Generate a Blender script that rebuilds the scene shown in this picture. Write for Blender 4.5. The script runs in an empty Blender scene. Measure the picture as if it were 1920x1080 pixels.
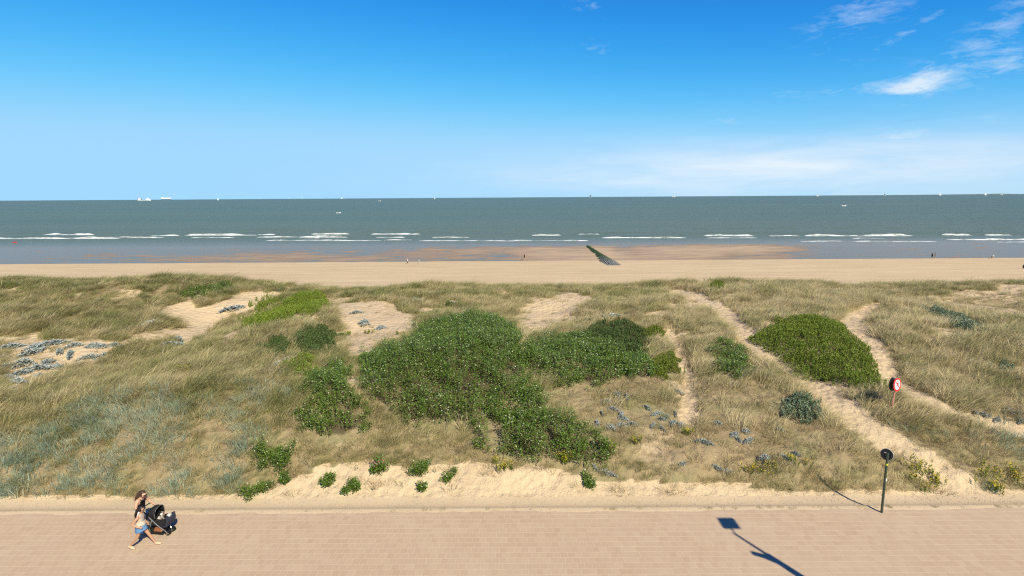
import bpy, bmesh, math, random
import numpy as np
from mathutils import Vector, Matrix, Quaternion
R = math.radians
random.seed(7)
rng = np.random.default_rng(11)
scene = bpy.context.scene
COL = scene.collection

# ------------------------------------------------------------------ camera, world, sun, exposure
H = 12.0                     # eye height above the promenade
F = 1067.0                   # focal length in photo pixels (1920 wide)
PITCH, ROLL = R(9.1), R(0.36)
CAM = np.array([0.0, 0.0, H])
fw = np.array([0, math.cos(PITCH), -math.sin(PITCH)])
r0 = np.array([1.0, 0, 0]); u0 = np.array([0, math.sin(PITCH), math.cos(PITCH)])
rt = r0*math.cos(ROLL) - u0*math.sin(ROLL)
up = u0*math.cos(ROLL) + r0*math.sin(ROLL)
cd = bpy.data.cameras.new('camera'); cam = bpy.data.objects.new('camera', cd); COL.objects.link(cam)
cd.sensor_width = 36; cd.lens = F/1920*36; cd.clip_start = 0.1; cd.clip_end = 60000
M = Matrix(((rt[0], up[0], -fw[0], CAM[0]), (rt[1], up[1], -fw[1], CAM[1]), (rt[2], up[2], -fw[2], CAM[2]), (0, 0, 0, 1)))
cam.matrix_world = M
scene.camera = cam

SUN_AZ, SUN_EL = R(150), R(40)      # azimuth clockwise from +Y
S = Vector((math.sin(SUN_AZ)*math.cos(SUN_EL), math.cos(SUN_AZ)*math.cos(SUN_EL), math.sin(SUN_EL)))
world = bpy.data.worlds.new('World'); scene.world = world; world.use_nodes = True
wt = world.node_tree; wt.nodes.clear()
def WN(t, **k):
    n = wt.nodes.new(t)
    for a, b in k.items(): setattr(n, a, b)
    return n
sky = WN('ShaderNodeTexSky', sky_type='NISHITA', sun_disc=False, sun_elevation=SUN_EL, sun_rotation=SUN_AZ,
         altitude=2000, air_density=1.0, dust_density=0.0, ozone_density=3.0)
def wmath(op, a, b=None, c=None):
    n = WN('ShaderNodeMath', operation=op)
    for i, v in enumerate((a, b, c)):
        if v is None: continue
        if isinstance(v, (int, float)): n.inputs[i].default_value = v
        else: wt.links.new(v, n.inputs[i])
    return n.outputs[0]
EXPO = 0.6
# the photograph's colour grade of the clear sky, channel by channel (input scaled to display range, output back to sky units)
sr = WN('ShaderNodeSeparateColor'); wt.links.new(sky.outputs[0], sr.inputs[0]); GK = 10/2**EXPO
_r = wmath('MULTIPLY', sr.outputs[0], .1)
gr = wmath('MULTIPLY', wmath('MAXIMUM', wmath('MULTIPLY', wmath('TANH', wmath('POWER', wmath('MULTIPLY', _r, 1/.36), 2.8)), .37), 0.026), GK)
gg = wmath('MULTIPLY', wmath('TANH', wmath('MULTIPLY', wmath('POWER', wmath('MULTIPLY', sr.outputs[1], .1), 1.6), 4.07)), .70*GK)
gb = wmath('MULTIPLY', wmath('TANH', wmath('MULTIPLY', wmath('POWER', wmath('MULTIPLY', sr.outputs[2], .1), 1.4), 3.3)), 1.0*GK)
skc = WN('ShaderNodeCombineColor')
for i_, g_ in enumerate((gr, gg, gb)): wt.links.new(g_, skc.inputs[i_])
tc = WN('ShaderNodeTexCoord'); sep = WN('ShaderNodeSeparateXYZ'); wt.links.new(tc.outputs['Generated'], sep.inputs[0])
AZ = wmath('ARCTAN2', sep.outputs[0], sep.outputs[1]); EL = wmath('ARCSINE', sep.outputs[2])
comb = WN('ShaderNodeCombineXYZ'); wt.links.new(AZ, comb.inputs[0]); wt.links.new(EL, comb.inputs[1])
def wnoise(scale, rot, sx, sy, detail=6, rough=0.62, dist=0.6):
    mp = WN('ShaderNodeMapping'); mp.inputs['Rotation'].default_value = (0, 0, R(rot)); mp.inputs['Scale'].default_value = (sx, sy, 1)
    wt.links.new(comb.outputs[0], mp.inputs[0])
    n = WN('ShaderNodeTexNoise'); n.inputs['Scale'].default_value = scale; n.inputs['Detail'].default_value = detail
    n.inputs['Roughness'].default_value = rough; n.inputs['Distortion'].default_value = dist
    wt.links.new(mp.outputs[0], n.inputs['Vector']); return n.outputs['Fac']
cir = wnoise(14, -24, 1.0, 4.2); fine = wnoise(46, -20, 1.0, 3.0, 5, 0.65, 0.9)
wisp = wmath('MULTIPLY_ADD', fine, 0.45, wmath('MULTIPLY', cir, 0.75))
def azel(px, py):
    d = fw + rt*(px-960)/F + up*(540-py)/F; d /= np.linalg.norm(d)
    return math.atan2(d[0], d[1]), math.asin(d[2])
def cloud(px, py, rx, ry, ang, amp):
    a0, e0 = azel(px, py); ca, sa = math.cos(R(ang)), math.sin(R(ang))
    da = wmath('SUBTRACT', AZ, a0); de = wmath('SUBTRACT', EL, e0)
    u = wmath('MULTIPLY_ADD', da, ca*F/rx*.85, wmath('MULTIPLY', de, sa*F/rx*.85))
    v = wmath('MULTIPLY_ADD', da, -sa*F/ry*.85, wmath('MULTIPLY', de, ca*F/ry*.85))
    q = wmath('MULTIPLY_ADD', u, u, wmath('MULTIPLY', v, v))
    return wmath('MULTIPLY', wmath('EXPONENT', wmath('MULTIPLY', q, -1.0)), amp)
CL = [(1105,10,34,12,-20,.55), (1120,95,30,8,-8,.6), (1620,15,70,34,25,.5), (1722,48,60,7,30,.5), (1822,118,90,20,22,.36),
      (1885,40,80,24,35,.42), (1672,163,42,9,-12,.65), (1727,152,30,12,15,.6), (1375,227,36,10,0,.42), (1706,255,40,13,-5,.5),
      (1582,172,34,6,-8,.4), (1455,174,46,8,-8,.35), (1860,228,22,9,0,.35), (1900,125,40,14,20,.5), (1580,118,14,8,0,.3)]
acc = None
for c in CL:
    o = cloud(*c); acc = o if acc is None else wmath('ADD', acc, o)
thr = wmath('SUBTRACT', 0.70, wmath('MULTIPLY', acc, 0.34))
cm = wmath('MULTIPLY', wmath('SMOOTH_MIN', wmath('MAXIMUM', wmath('SUBTRACT', wisp, thr), 0.0), 0.3, 0.05), 2.6)
cm = wmath('MULTIPLY', cm, wmath('MINIMUM', wmath('ADD', acc, 0.05), 1.0))
lowband = wnoise(5, -3, 1.0, 7.0, 5, 0.6, 0.4)
vb = wmath('ADD', cloud(1400, 318, 330, 30, 1, .75), cloud(1700, 335, 560, 75, 0, .28))
veil = wmath('MULTIPLY', vb, wmath('MULTIPLY_ADD', lowband, 1.7, -0.15))
cmask = wmath('MINIMUM', wmath('ADD', wmath('MAXIMUM', cm, 0.0), wmath('MAXIMUM', veil, 0.0)), 0.85)
mixc = WN('ShaderNodeMix', data_type='RGBA'); mixc.inputs['B'].default_value = (5.6, 6.1, 6.6, 1)
wt.links.new(cmask, mixc.inputs['Factor']); wt.links.new(skc.outputs[0], mixc.inputs['A'])
bg = WN('ShaderNodeBackground'); bg.inputs['Strength'].default_value = 0.10
wo = WN('ShaderNodeOutputWorld'); wt.links.new(mixc.outputs['Result'], bg.inputs[0]); wt.links.new(bg.outputs[0], wo.inputs[0])

sl = bpy.data.lights.new('sun', 'SUN'); sl.energy = 5.0; sl.angle = R(0.53); sl.color = (1.0, 0.91, 0.68)
so = bpy.data.objects.new('sun', sl); COL.objects.link(so); so.rotation_euler = S.to_track_quat('Z', 'Y').to_euler(); so.location = (20, -30, 60)
vs = scene.view_settings; vs.view_transform = 'Standard'; vs.look = 'None'; vs.gamma = 1.0; vs.use_curve_mapping = False; vs.exposure = EXPO
scene.cycles.max_bounces = 5; scene.cycles.diffuse_bounces = 2; scene.cycles.glossy_bounces = 2; scene.cycles.transmission_bounces = 3
scene.cycles.caustics_reflective = False; scene.cycles.caustics_refractive = False

scene.cycles.use_denoising = False; scene.cycles.pixel_filter_type = 'BLACKMAN_HARRIS'; scene.cycles.filter_width = 1.2

# ------------------------------------------------------------------ helpers
def proj(P):
    d = np.asarray(P, float) - CAM; z = d@fw
    return 960 + F*(d@rt)/z, 540 - F*(d@up)/z
def ray(px, py):
    d = fw + rt*(px-960)/F + up*(540-py)/F
    return d/np.linalg.norm(d)
def plane_hit(px, py, z=0.0):
    d = ray(px, py); t = (z-H)/d[2]; return CAM + d*t
_tab = rng.random((256, 256))
def vnoise(x, y, s=0):
    x = np.asarray(x, float) + 17.3*s; y = np.asarray(y, float) + 9.1*s
    xi = np.floor(x).astype(int); yi = np.floor(y).astype(int); fx = x-xi; fy = y-yi
    fx = fx*fx*(3-2*fx); fy = fy*fy*(3-2*fy)
    g = lambda a, b: _tab[a % 256, b % 256]
    return (g(xi, yi)*(1-fx)+g(xi+1, yi)*fx)*(1-fy) + (g(xi, yi+1)*(1-fx)+g(xi+1, yi+1)*fx)*fy
def fbm(x, y, s=0, o=4):
    a, t, n = .5, 0, 0
    for k in range(o):
        t = t + a*vnoise(x*2**k, y*2**k, s+k*3); n += a; a *= .5
    return t/n
def inpoly(px, py, poly):
    inside = np.zeros(np.shape(px), bool); n = len(poly)
    for i in range(n):
        x1, y1 = poly[i]; x2, y2 = poly[(i+1) % n]
        if y1 == y2: continue
        c = ((y1 > py) != (y2 > py)) & (px < (x2-x1)*(py-y1)/(y2-y1)+x1)
        inside ^= c
    return inside
def fast_mesh(name, V, Q, attrs=None, mats=(), smooth=False, midx=None):
    me = bpy.data.meshes.new(name); V = np.ascontiguousarray(V, np.float32); Q = np.ascontiguousarray(Q, np.int32)
    k = Q.shape[1]
    me.vertices.add(len(V)); me.vertices.foreach_set('co', V.ravel())
    me.loops.add(Q.size); me.loops.foreach_set('vertex_index', Q.ravel())
    me.polygons.add(len(Q)); me.polygons.foreach_set('loop_start', np.arange(len(Q), dtype=np.int32)*k)
    for m in mats: me.materials.append(m)
    if midx is not None: me.polygons.foreach_set('material_index', np.asarray(midx, np.int32))
    me.update(calc_edges=True)
    me.polygons.foreach_set('use_smooth', np.full(len(Q), bool(smooth)))
    for an, av in (attrs or {}).items():
        a = me.attributes.new(an, 'FLOAT', 'POINT'); a.data.foreach_set('value', np.ascontiguousarray(av, np.float32))
    return me
def link(name, data, parent=None, label=None, cat=None, group=None, kind=None, loc=None, rz=0):
    o = bpy.data.objects.new(name, data); COL.objects.link(o)
    if parent: o.parent = parent
    if loc is not None: o.location = loc
    if rz: o.rotation_euler = (0, 0, rz)
    tag(o, label, cat, group, kind); return o
def tag(o, label=None, cat=None, group=None, kind=None):
    for k, v in (('label', label), ('category', cat), ('group', group), ('kind', kind)):
        if v: o[k] = v
    return o
# bmesh shapes
def bm_new(): return bmesh.new()
def bm_box(bm, c, s, rot=None, taper=None):
    r = bmesh.ops.create_cube(bm, size=1.0); vs_ = r['verts']
    for v in vs_:
        if taper and v.co.z > 0: v.co.x *= taper[0]; v.co.y *= taper[1]
        v.co = Vector((v.co.x*s[0], v.co.y*s[1], v.co.z*s[2]))
        if rot: v.co = rot @ v.co
        v.co += Vector(c)
    return vs_
def bm_tube(bm, pts, rad, n=8, caps=True):
    pts = [Vector(p) for p in pts]; rad = rad if isinstance(rad, (list, tuple)) else [rad]*len(pts); rings = []
    for i, p in enumerate(pts):
        t = (pts[min(i+1, len(pts)-1)] - pts[max(i-1, 0)]).normalized()
        a = t.cross(Vector((0, 0, 1)) if abs(t.z) < .95 else Vector((0, 1, 0))).normalized(); b = t.cross(a)
        rings.append([bm.verts.new(p + (a*math.cos(q) + b*math.sin(q))*rad[i]) for q in [2*math.pi*k/n for k in range(n)]])
    for A, B in zip(rings, rings[1:]):
        for k in range(n): bm.faces.new((A[k], A[(k+1) % n], B[(k+1) % n], B[k]))
    if caps:
        bm.faces.new(rings[0][::-1]); bm.faces.new(rings[-1])
def bm_disc(bm, c, nrm, r, th, n=40):
    nrm = Vector(nrm).normalized(); bm_tube(bm, [Vector(c)-nrm*th/2, Vector(c)+nrm*th/2], r, n)
def bm_ball(bm, c, s, u=12, v=8, rot=None):
    r = bmesh.ops.create_uvsphere(bm, u_segments=u, v_segments=v, radius=1.0)
    for w in r['verts']:
        w.co = Vector((w.co.x*s[0], w.co.y*s[1], w.co.z*s[2]))
        if rot: w.co = rot @ w.co
        w.co += Vector(c)
    return r['verts']
def bm_obj(name, bm, mat, parent=None, smooth=True, bevel=0, **k):
    bmesh.ops.recalc_face_normals(bm, faces=bm.faces)
    if bevel: bmesh.ops.bevel(bm, geom=list(bm.edges), offset=bevel, segments=1, affect='EDGES')
    me = bpy.data.meshes.new(name); bm.to_mesh(me); bm.free(); me.materials.append(mat)
    if smooth:
        me.polygons.foreach_set('use_smooth', np.ones(len(me.polygons), bool))
        try: me.set_sharp_from_angle(angle=R(40))
        except Exception: pass
    return link(name, me, parent, **k)
def empty(name, loc=(0, 0, 0), rz=0, **k):
    o = link(name, None, None, loc=loc, rz=rz, **k); o.empty_display_size = .2; return o

# ------------------------------------------------------------------ materials
class Mt:
    def __init__(s, name, rough=.8, spec=.3):
        s.m = bpy.data.materials.new(name); s.m.use_nodes = True; s.t = s.m.node_tree
        s.b = s.t.nodes['Principled BSDF']; s.out = s.t.nodes['Material Output']
        s.b.inputs['Roughness'].default_value = rough; s.b.inputs['Specular IOR Level'].default_value = spec
    def n(s, ty, ins=None, **k):
        n = s.t.nodes.new(ty)
        for a, b in k.items(): setattr(n, a, b)
        for a, b in (ins or {}).items(): s.set(n.inputs[a], b)
        return n
    def set(s, sock, v):
        if isinstance(v, bpy.types.NodeSocket): s.t.links.new(v, sock)
        elif isinstance(v, tuple) and len(v) == 3 and sock.type == 'RGBA': sock.default_value = (*v, 1)
        else: sock.default_value = v
    def pos(s, scale=(1, 1, 1), rot=0):
        g = s.n('ShaderNodeNewGeometry'); mp = s.n('ShaderNodeMapping', {'Vector': g.outputs['Position'], 'Scale': scale, 'Rotation': (0, 0, R(rot))})
        return mp.outputs[0]
    def noise(s, scale, detail=4, rough=.55, vec=None, dist=0):
        return s.n('ShaderNodeTexNoise', {'Vector': vec if vec is not None else s.pos(), 'Scale': scale, 'Detail': detail, 'Roughness': rough, 'Distortion': dist}).outputs['Fac']
    def mix(s, f, a, b, blend='MIX'):
        n = s.n('ShaderNodeMix', {'Factor': f}, data_type='RGBA', blend_type=blend); s.set(n.inputs['A'], a); s.set(n.inputs['B'], b); return n.outputs['Result']
    def ramp(s, f, lo, hi):
        return s.n('ShaderNodeMapRange', {'Value': f, 'From Min': lo, 'From Max': hi}, clamp=True).outputs[0]
    def math(s, op, a, b=0.0):
        n = s.n('ShaderNodeMath', operation=op); s.set(n.inputs[0], a); s.set(n.inputs[1], b); return n.outputs[0]
    def attr(s, name, ty='GEOMETRY'):
        return s.n('ShaderNodeAttribute', attribute_name=name, attribute_type=ty).outputs['Fac']
    def rand(s): return s.n('ShaderNodeObjectInfo').outputs['Random']
    def col(s, c): s.set(s.b.inputs['Base Color'], c)
    def bump(s, h, strength, dist):
        n = s.n('ShaderNodeBump', {'Height': h, 'Strength': strength, 'Distance': dist}); s.t.links.new(n.outputs[0], s.b.inputs['Normal']); return n
    def translucent(s, c, f=.25):
        tr = s.n('ShaderNodeBsdfTranslucent', {'Color': c}); mx = s.n('ShaderNodeMixShader', {0: f})
        s.t.links.new(s.b.outputs[0], mx.inputs[1]); s.t.links.new(tr.outputs[0], mx.inputs[2]); s.t.links.new(mx.outputs[0], s.out.inputs[0])
def plain(name, c, rough=.6, spec=.3, var=.12, scale=9, metal=0):
    m = Mt(name, rough, spec); f = m.noise(scale, 3); m.b.inputs['Metallic'].default_value = metal
    m.col(m.mix(f, tuple(v*(1-var) for v in c), tuple(min(1, v*(1+var)) for v in c))); return m.m

SAND = (.46, .350, .222); SANDP = (.54, .418, .275)
def sand_nodes(m):
    n1 = m.noise(.35, 5); n2 = m.noise(9, 4); c = m.mix(n1, SAND, SANDP)
    return m.mix(m.ramp(n2, .55, .8), c, tuple(v*.82 for v in SAND))
def mat_dune():
    m = Mt('dune_sand', .95, .1); c = sand_nodes(m); veg = m.attr('veg')
    litter = m.mix(m.noise(3.5, 5, .65), (.16, .12, .065), (.34, .26, .15))
    litter = m.mix(m.ramp(m.noise(.5, 4), .45, .7), litter, (.19, .18, .085))
    f = m.ramp(m.math('ADD', veg, m.math('MULTIPLY', m.math('SUBTRACT', m.noise(2.2, 6, .7), .5), 1.1)), .38, .68)
    m.col(m.mix(m.attr('mould'), m.mix(m.math('MULTIPLY', f, .92), c, litter), m.mix(m.noise(4, 4), (.045, .034, .020), (.095, .072, .042))))      # dark humus brown that also paints the shade in the shrub gaps
    vo = m.n('ShaderNodeTexVoronoi', {'Vector': m.pos(), 'Scale': 3.2}, feature='SMOOTH_F1').outputs['Distance']
    hgt = m.math('ADD', m.math('MULTIPLY', vo, 1.0), m.math('MULTIPLY', m.noise(11, 5, .65), .55))
    m.bump(hgt, .85, .15); return m.m
def mat_gravel():
    m = Mt('gravel_sand', .95, .1); c = sand_nodes(m)
    vo = m.n('ShaderNodeTexVoronoi', {'Vector': m.pos(), 'Scale': 26.0}); n = m.noise(1.6, 5, .7)
    st = m.mix(vo.outputs['Color'], (.20, .165, .125), (.62, .54, .43))
    ff = m.math('MULTIPLY', m.ramp(n, .40, .58), m.ramp(vo.outputs['Distance'], .55, .25))
    m.col(m.mix(m.math('MULTIPLY', ff, .75), c, st)); m.bump(m.noise(40, 3, .7), .6, .03); return m.m
def mat_beach():
    m = Mt('beach_sand', .9, .15); v = m.pos((.05, .5, 1)); c = m.mix(m.ramp(m.noise(1.0, 6, .7, v), .3, .7), (.42, .315, .19), (.56, .43, .27))
    c = m.mix(m.ramp(m.noise(.9, 6, .75, m.pos((.12, 2.0, 1), 2)), .52, .70), c, (.36, .265, .165))
    z = m.n('ShaderNodeSeparateXYZ', {0: m.n('ShaderNodeNewGeometry').outputs['Position']}).outputs[2]
    wet = m.ramp(m.math('ADD', z, m.math('MULTIPLY', m.noise(.25, 4), .12)), SEA+.28, SEA+.10)
    m.col(m.mix(wet, c, (.27, .175, .105))); m.set(m.b.inputs['Roughness'], m.ramp(wet, 0, 2.2)) if False else None
    m.bump(m.noise(2.2, 5, .7), .6, .10); return m.m
def mat_flat():
    m = Mt('wet_sand', .55, .4); c = m.mix(m.noise(.12, 5, .6, m.pos((.4, 1, 1))), (.21, .142, .080), (.31, .215, .12))
    z = m.n('ShaderNodeSeparateXYZ', {0: m.n('ShaderNodeNewGeometry').outputs['Position']}).outputs[2]
    dry = m.ramp(z, SEA+.02, SEA+.30); m.col(m.mix(dry, c, (.42, .295, .165)))
    m.bump(m.noise(1.2, 4, .6, m.pos((.5, 2, 1))), .4, .06); return m.m
def mat_sea():
    m = Mt('sea_water', .22, .04); g = m.n('ShaderNodeNewGeometry').outputs['Position']
    y = m.n('ShaderNodeSeparateXYZ', {0: g}).outputs[1]
    band = m.noise(1.0, 5, .6, m.pos((.0011, .011, 1))); c = m.mix(m.ramp(band, .35, .65), (.075, .114, .090), (.095, .130, .098))  # darker bands: cloud shade and wave streaks put into the water colour
    near = m.ramp(y, 460, 200); c = m.mix(m.math('MULTIPLY', near, .75), c, (.110, .132, .100)); 
    lag = m.ramp(y, 232, 205); c = m.mix(lag, c, (.150, .128, .098)); m.col(c)
    m.set(m.b.inputs['Specular IOR Level'], m.n('ShaderNodeMapRange', {'Value': lag, 'To Min': .045, 'To Max': .018}).outputs[0])
    w1 = m.noise(.5, 5, .65, m.pos((.35, 1, 1), 6)); w2 = m.noise(.06, 3, .6, m.pos((.3, 1, 1), -5))
    hgt = m.math('ADD', w1, m.math('MULTIPLY', w2, 3.0)); bp = m.bump(hgt, 1.0, 1.0)
    m.set(bp.inputs['Strength'], m.n('ShaderNodeMapRange', {'Value': y, 'From Min': 205, 'From Max': 245, 'To Min': .05, 'To Max': .75}, clamp=True).outputs[0])
    m.set(m.b.inputs['Roughness'], m.n('ShaderNodeMapRange', {'Value': y, 'From Min': 205, 'From Max': 245, 'To Min': .20, 'To Max': .34}, clamp=True).outputs[0])
    m.b.inputs['IOR'].default_value = 1.33; return m.m
def mat_foam():
    m = Mt('foam', .7, .3); f = m.ramp(m.noise(.8, 6, .75, m.pos((.25, 1, 2))), .40, .56)
    m.col(m.mix(f, (.12, .15, .12), (.72, .745, .74))); return m.m
def mat_paver(obj_random):
    m = Mt('clay_paver' + ('_single' if obj_random else ''), .85, .2); t = m.attr('tint')
    c = m.mix(t, (.386, .273, .186), (.438, .328, .228)); c = m.mix(m.ramp(t, .93, 1.0), c, (.37, .20, .135))
    big = m.ramp(m.noise(.28, 5, .6), .36, .70); c = m.mix(m.math('MULTIPLY', big, .55), c, (.45, .345, .245))
    c = m.mix(m.math('MULTIPLY', m.ramp(m.noise(3.0, 5, .7), .52, .75), .25), c, (.30, .225, .155))
    m.col(c); m.bump(m.noise(30, 4, .7), .12, .006); return m.m
def mat_blade(name, cols, dryattr, trans=.3, rough=.55):
    """cols: (green, mid, straw) chosen per blade, shifted by how dry the tuft's place is"""
    m = Mt(name, rough, .25); t = m.attr('tint'); d = m.attr('dry', 'INSTANCER') if dryattr else m.rand()
    x = m.math('ADD', m.math('MULTIPLY', t, .55), m.math('MULTIPLY', d, .62))
    x = m.math('ADD', x, m.math('MULTIPLY', m.math('SUBTRACT', m.noise(.42, 5, .65), .5), 1.25))
    c = m.mix(m.ramp(x, .15, .55), cols[0], cols[1]); c = m.mix(m.ramp(x, .5, .95), c, cols[2])
    c = m.mix(m.math('MULTIPLY', m.rand(), .35), c, tuple(v*.62 for v in cols[1])); m.col(c); m.translucent(c, trans); return m.m
def mat_leaf(name, lo, hi, pale, palef=.06, rough=.42, spec=.45, trans=.2):
    m = Mt(name, rough, spec); t = m.attr('tint'); c = m.mix(t, lo, hi)
    c = m.mix(m.ramp(m.noise(.8, 4), .42, .7), c, tuple(a*.5+b*.6 for a, b in zip(lo, hi)))
    c = m.mix(m.ramp(t, 1-palef, 1-palef+.01), c, pale); m.col(c); m.translucent(c, trans); return m.m

SEA = -5.2
# ------------------------------------------------------------------ ground shape
EDGE = float(plane_hit(960, 957, 0)[1])
_py = np.array([0, .45, .95, 1.5, 2.4, 4.0, 6.3, 10.5, 16, 24, 31, 36, 39, 43, 50, 58, 68, 98, 130.])
_pz = np.array([.015, -.06, -.06, .15, .80, 1.40, 1.95, 2.35, 2.55, 2.65, 2.70, 2.75, 2.6, 1.7, -.9, -2.8, -3.6, -4.3, -5.0])
_fy = np.linspace(0, 130, 2601); _fz = np.interp(_fy, _py, _pz); _k = np.exp(-.5*(np.arange(-12, 13)/5)**2); _k /= _k.sum()
_fz = np.convolve(np.pad(_fz, 12, mode='edge'), _k, 'valid')
CX = np.array([0,150,250,400,540,620,680,760,900,1050,1150,1250,1300,1480,1560,1700,1900.])
CY = np.array([534,536,530,532,540,548,551,543,546,548,548,541,536,539,538,544,543.])
_cd = EDGE+36; _cx = (CX-960)/F*(_cd+1.4)
_cz = H - _cd*np.tan(PITCH + np.arctan((CY - 6*(960-CX)/960 - 540)/F)) - 2.75
WLX = np.array([0, 480, 960, 1440, 1920.]); WLY = np.array([494.5, 496.5, 498.5, 505.5, 510.5])
_wl = np.array([plane_hit(a, b, SEA)[:2] for a, b in zip(WLX, WLY)])
def waterline(x): return np.interp(x, _wl[:, 0], _wl[:, 1])
def bump_at(px, py, z): return plane_hit(px, py, z)[:2]
BUMPS = []          # x, y, rx, ry, height
def add_bump(px, py, rx, ry, a, z=2.5):
    q = bump_at(px, py, z); BUMPS.append((q[0], q[1], rx, ry, a))
add_bump(395, 600, 4.5, 6, -1.15); add_bump(100, 672, 7, 3.6, -.85); add_bump(300, 640, 4, 3, -.5)
add_bump(330, 720, 5, 3.5, .55); add_bump(560, 610, 3.5, 7, .65); add_bump(80, 770, 6, 2.5, .35)
add_bump(850, 690, 5.5, 6, .75); add_bump(1090, 670, 3.5, 4, .45); add_bump(620, 745, 2.6, 2.6, .35)
add_bump(1200, 590, 6, 5, .55); add_bump(1035, 590, 3, 4, -.35); add_bump(705, 615, 3.5, 5, -.3)
add_bump(1520, 655, 4, 4.5, .35); add_bump(1800, 650, 8, 7, .8); add_bump(1850, 560, 9, 4, -.5); add_bump(1000, 820, 2.6, 1.5, .3)
add_bump(1400, 790, 4, 2, -.3, 2.0); add_bump(200, 560, 10, 5, .35); add_bump(1430, 560, 6, 4, .35)
PATHS = []
def path_dist(x, y):
    """signed closeness to the foot paths: >0 inside (1 at the middle), and the side (+ right)"""
    best = np.full(np.shape(x), -9.0)
    for P, w in PATHS:
        for i in range(len(P)-1):
            a, b = P[i], P[i+1]; d = b-a; L2 = d@d
            t = np.clip(((x-a[0])*d[0] + (y-a[1])*d[1])/L2, 0, 1)
            dist = np.hypot(x-a[0]-t*d[0], y-a[1]-t*d[1]); ww = w[i]+(w[i+1]-w[i])*t
            best = np.maximum(best, 1-dist/ww)
    return best
def ground(x, y):
    x = np.asarray(x, float); y = np.asarray(y, float); s = y-EDGE
    z = np.interp(s, _fy, _fz)
    ramp = np.clip((s-1.2)/5, 0, 1)*np.clip((62-s)/14, 0, 1)
    z = z + np.interp(x, _cx, _cz)*np.exp(-((s-36)/9)**2)
    for bx, by, rx, ry, a in BUMPS: z = z + ramp*a*np.exp(-((x-bx)/rx)**2-((y-by)/ry)**2)
    z = z + ramp*((fbm(x/8, y/8, 1)-.5)*1.1 + (fbm(x/2.6, y/2.6, 5)-.5)*.42 + (fbm(x/.8, y/.8, 9, 3)-.5)*.10)
    bank = np.exp(-((s-2.3)/1.0)**2); z = z + bank*(fbm(x/1.3, y/1.0, 14, 3)-.5)*.75
    if PATHS: pd = path_dist(x, y); z = z - .22*np.clip(pd+.6, 0, 1)*np.clip((s-2)/3, 0, 1)
    zb = SEA + .02 + np.clip((waterline(x)-y)*.030, -.4, 1.6) + (fbm(x/14, y/3, 21, 3)-.5)*.12
    return np.where(s > 44, np.maximum(z, zb), z)
def hit(px, py):
    d = ray(px, py); t = np.arange(14, 170, .08); P = CAM + d*t[:, None]; g = ground(P[:, 0], P[:, 1])
    k = np.argmax(P[:, 2] < g); p = P[k] if (P[:, 2] < g).any() else P[-1]
    return np.array([p[0], p[1], float(ground(p[0], p[1]))])

def path_pts(pts): return np.array([hit(a, b)[:2] for a, b in pts])
PATHS = [(path_pts([(1265,546),(1300,556),(1345,574),(1385,612),(1425,652),(1480,690),(1540,730),(1600,778),(1650,812),(1700,850),(1755,885),(1800,915),(1830,940)]), np.array([1.35,1.35,1.25,1.0,.85,.8,.95,1.05,1.0,.9,.85,.95,1.2])),
         (path_pts([(1645,566),(1605,585),(1592,605),(1628,640),(1655,680),(1680,718),(1735,752),(1800,775),(1870,795),(1960,815)]), np.array([.7,.95,1.1,.9,.75,.75,.8,.7,.65,.7])),
         (path_pts([(1250,610),(1270,650),(1287,690),(1290,740),(1290,790)]), np.array([.5,.5,.42,.45,.4]))]
# ---- regions of the dune cover, outlined on the photograph and carried to the ground
SANDP_ = [[(470,545),(525,546),(500,578),(440,592),(402,622),(352,652),(298,672),(322,640),(340,605),(275,596),(300,574),(400,568),(440,550)],
     [(0,632),(120,634),(225,640),(262,622),(330,622),(300,640),(210,655),(150,690),(70,716),(0,748)],
     [(630,566),(720,560),(768,588),(785,615),(745,640),(702,655),(668,690),(662,725),(646,718),(655,660),(634,640)],
     [(968,580),(1000,558),(1080,546),(1112,556),(1092,590),(1060,610),(1012,622),(985,645),(962,620)],
     [(470,928),(520,905),(585,888),(605,868),(660,868),(700,862),(760,884),(850,872),(890,862),(925,864),(965,882),(1000,868),(1060,880),(1090,905),(1200,902),(1400,914),(1560,926),(1920,926),(1920,980),(0,980),(0,938),(250,932),(420,938)],
     [(1720,556),(1800,548),(1920,546),(1920,600),(1850,590),(1770,572)], [(470,525),(560,520),(640,528),(700,538),(640,548),(540,540)],
     [(560,905),(620,868),(650,868),(600,915)], [(1195,905),(1400,905),(1400,940),(1195,940)], [(1560,720),(1672,722),(1705,765),(1640,792),(1590,758)]]
SANDW = [1, .78, .94, .90, 1, .6, .6, 1, .8, .4]
DRY = [(1010,735),(1150,712),(1240,706),(1400,712),(1500,752),(1590,826),(1605,872),(1420,885),(1160,868),(1120,800),(1030,770)]
LYME = [(-40,845),(120,795),(220,742),(330,706),(450,716),(520,756),(450,850),(435,935),(-40,940)]
LYME2 = [(1690,800),(1960,840),(1960,935),(1800,920)]
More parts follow.
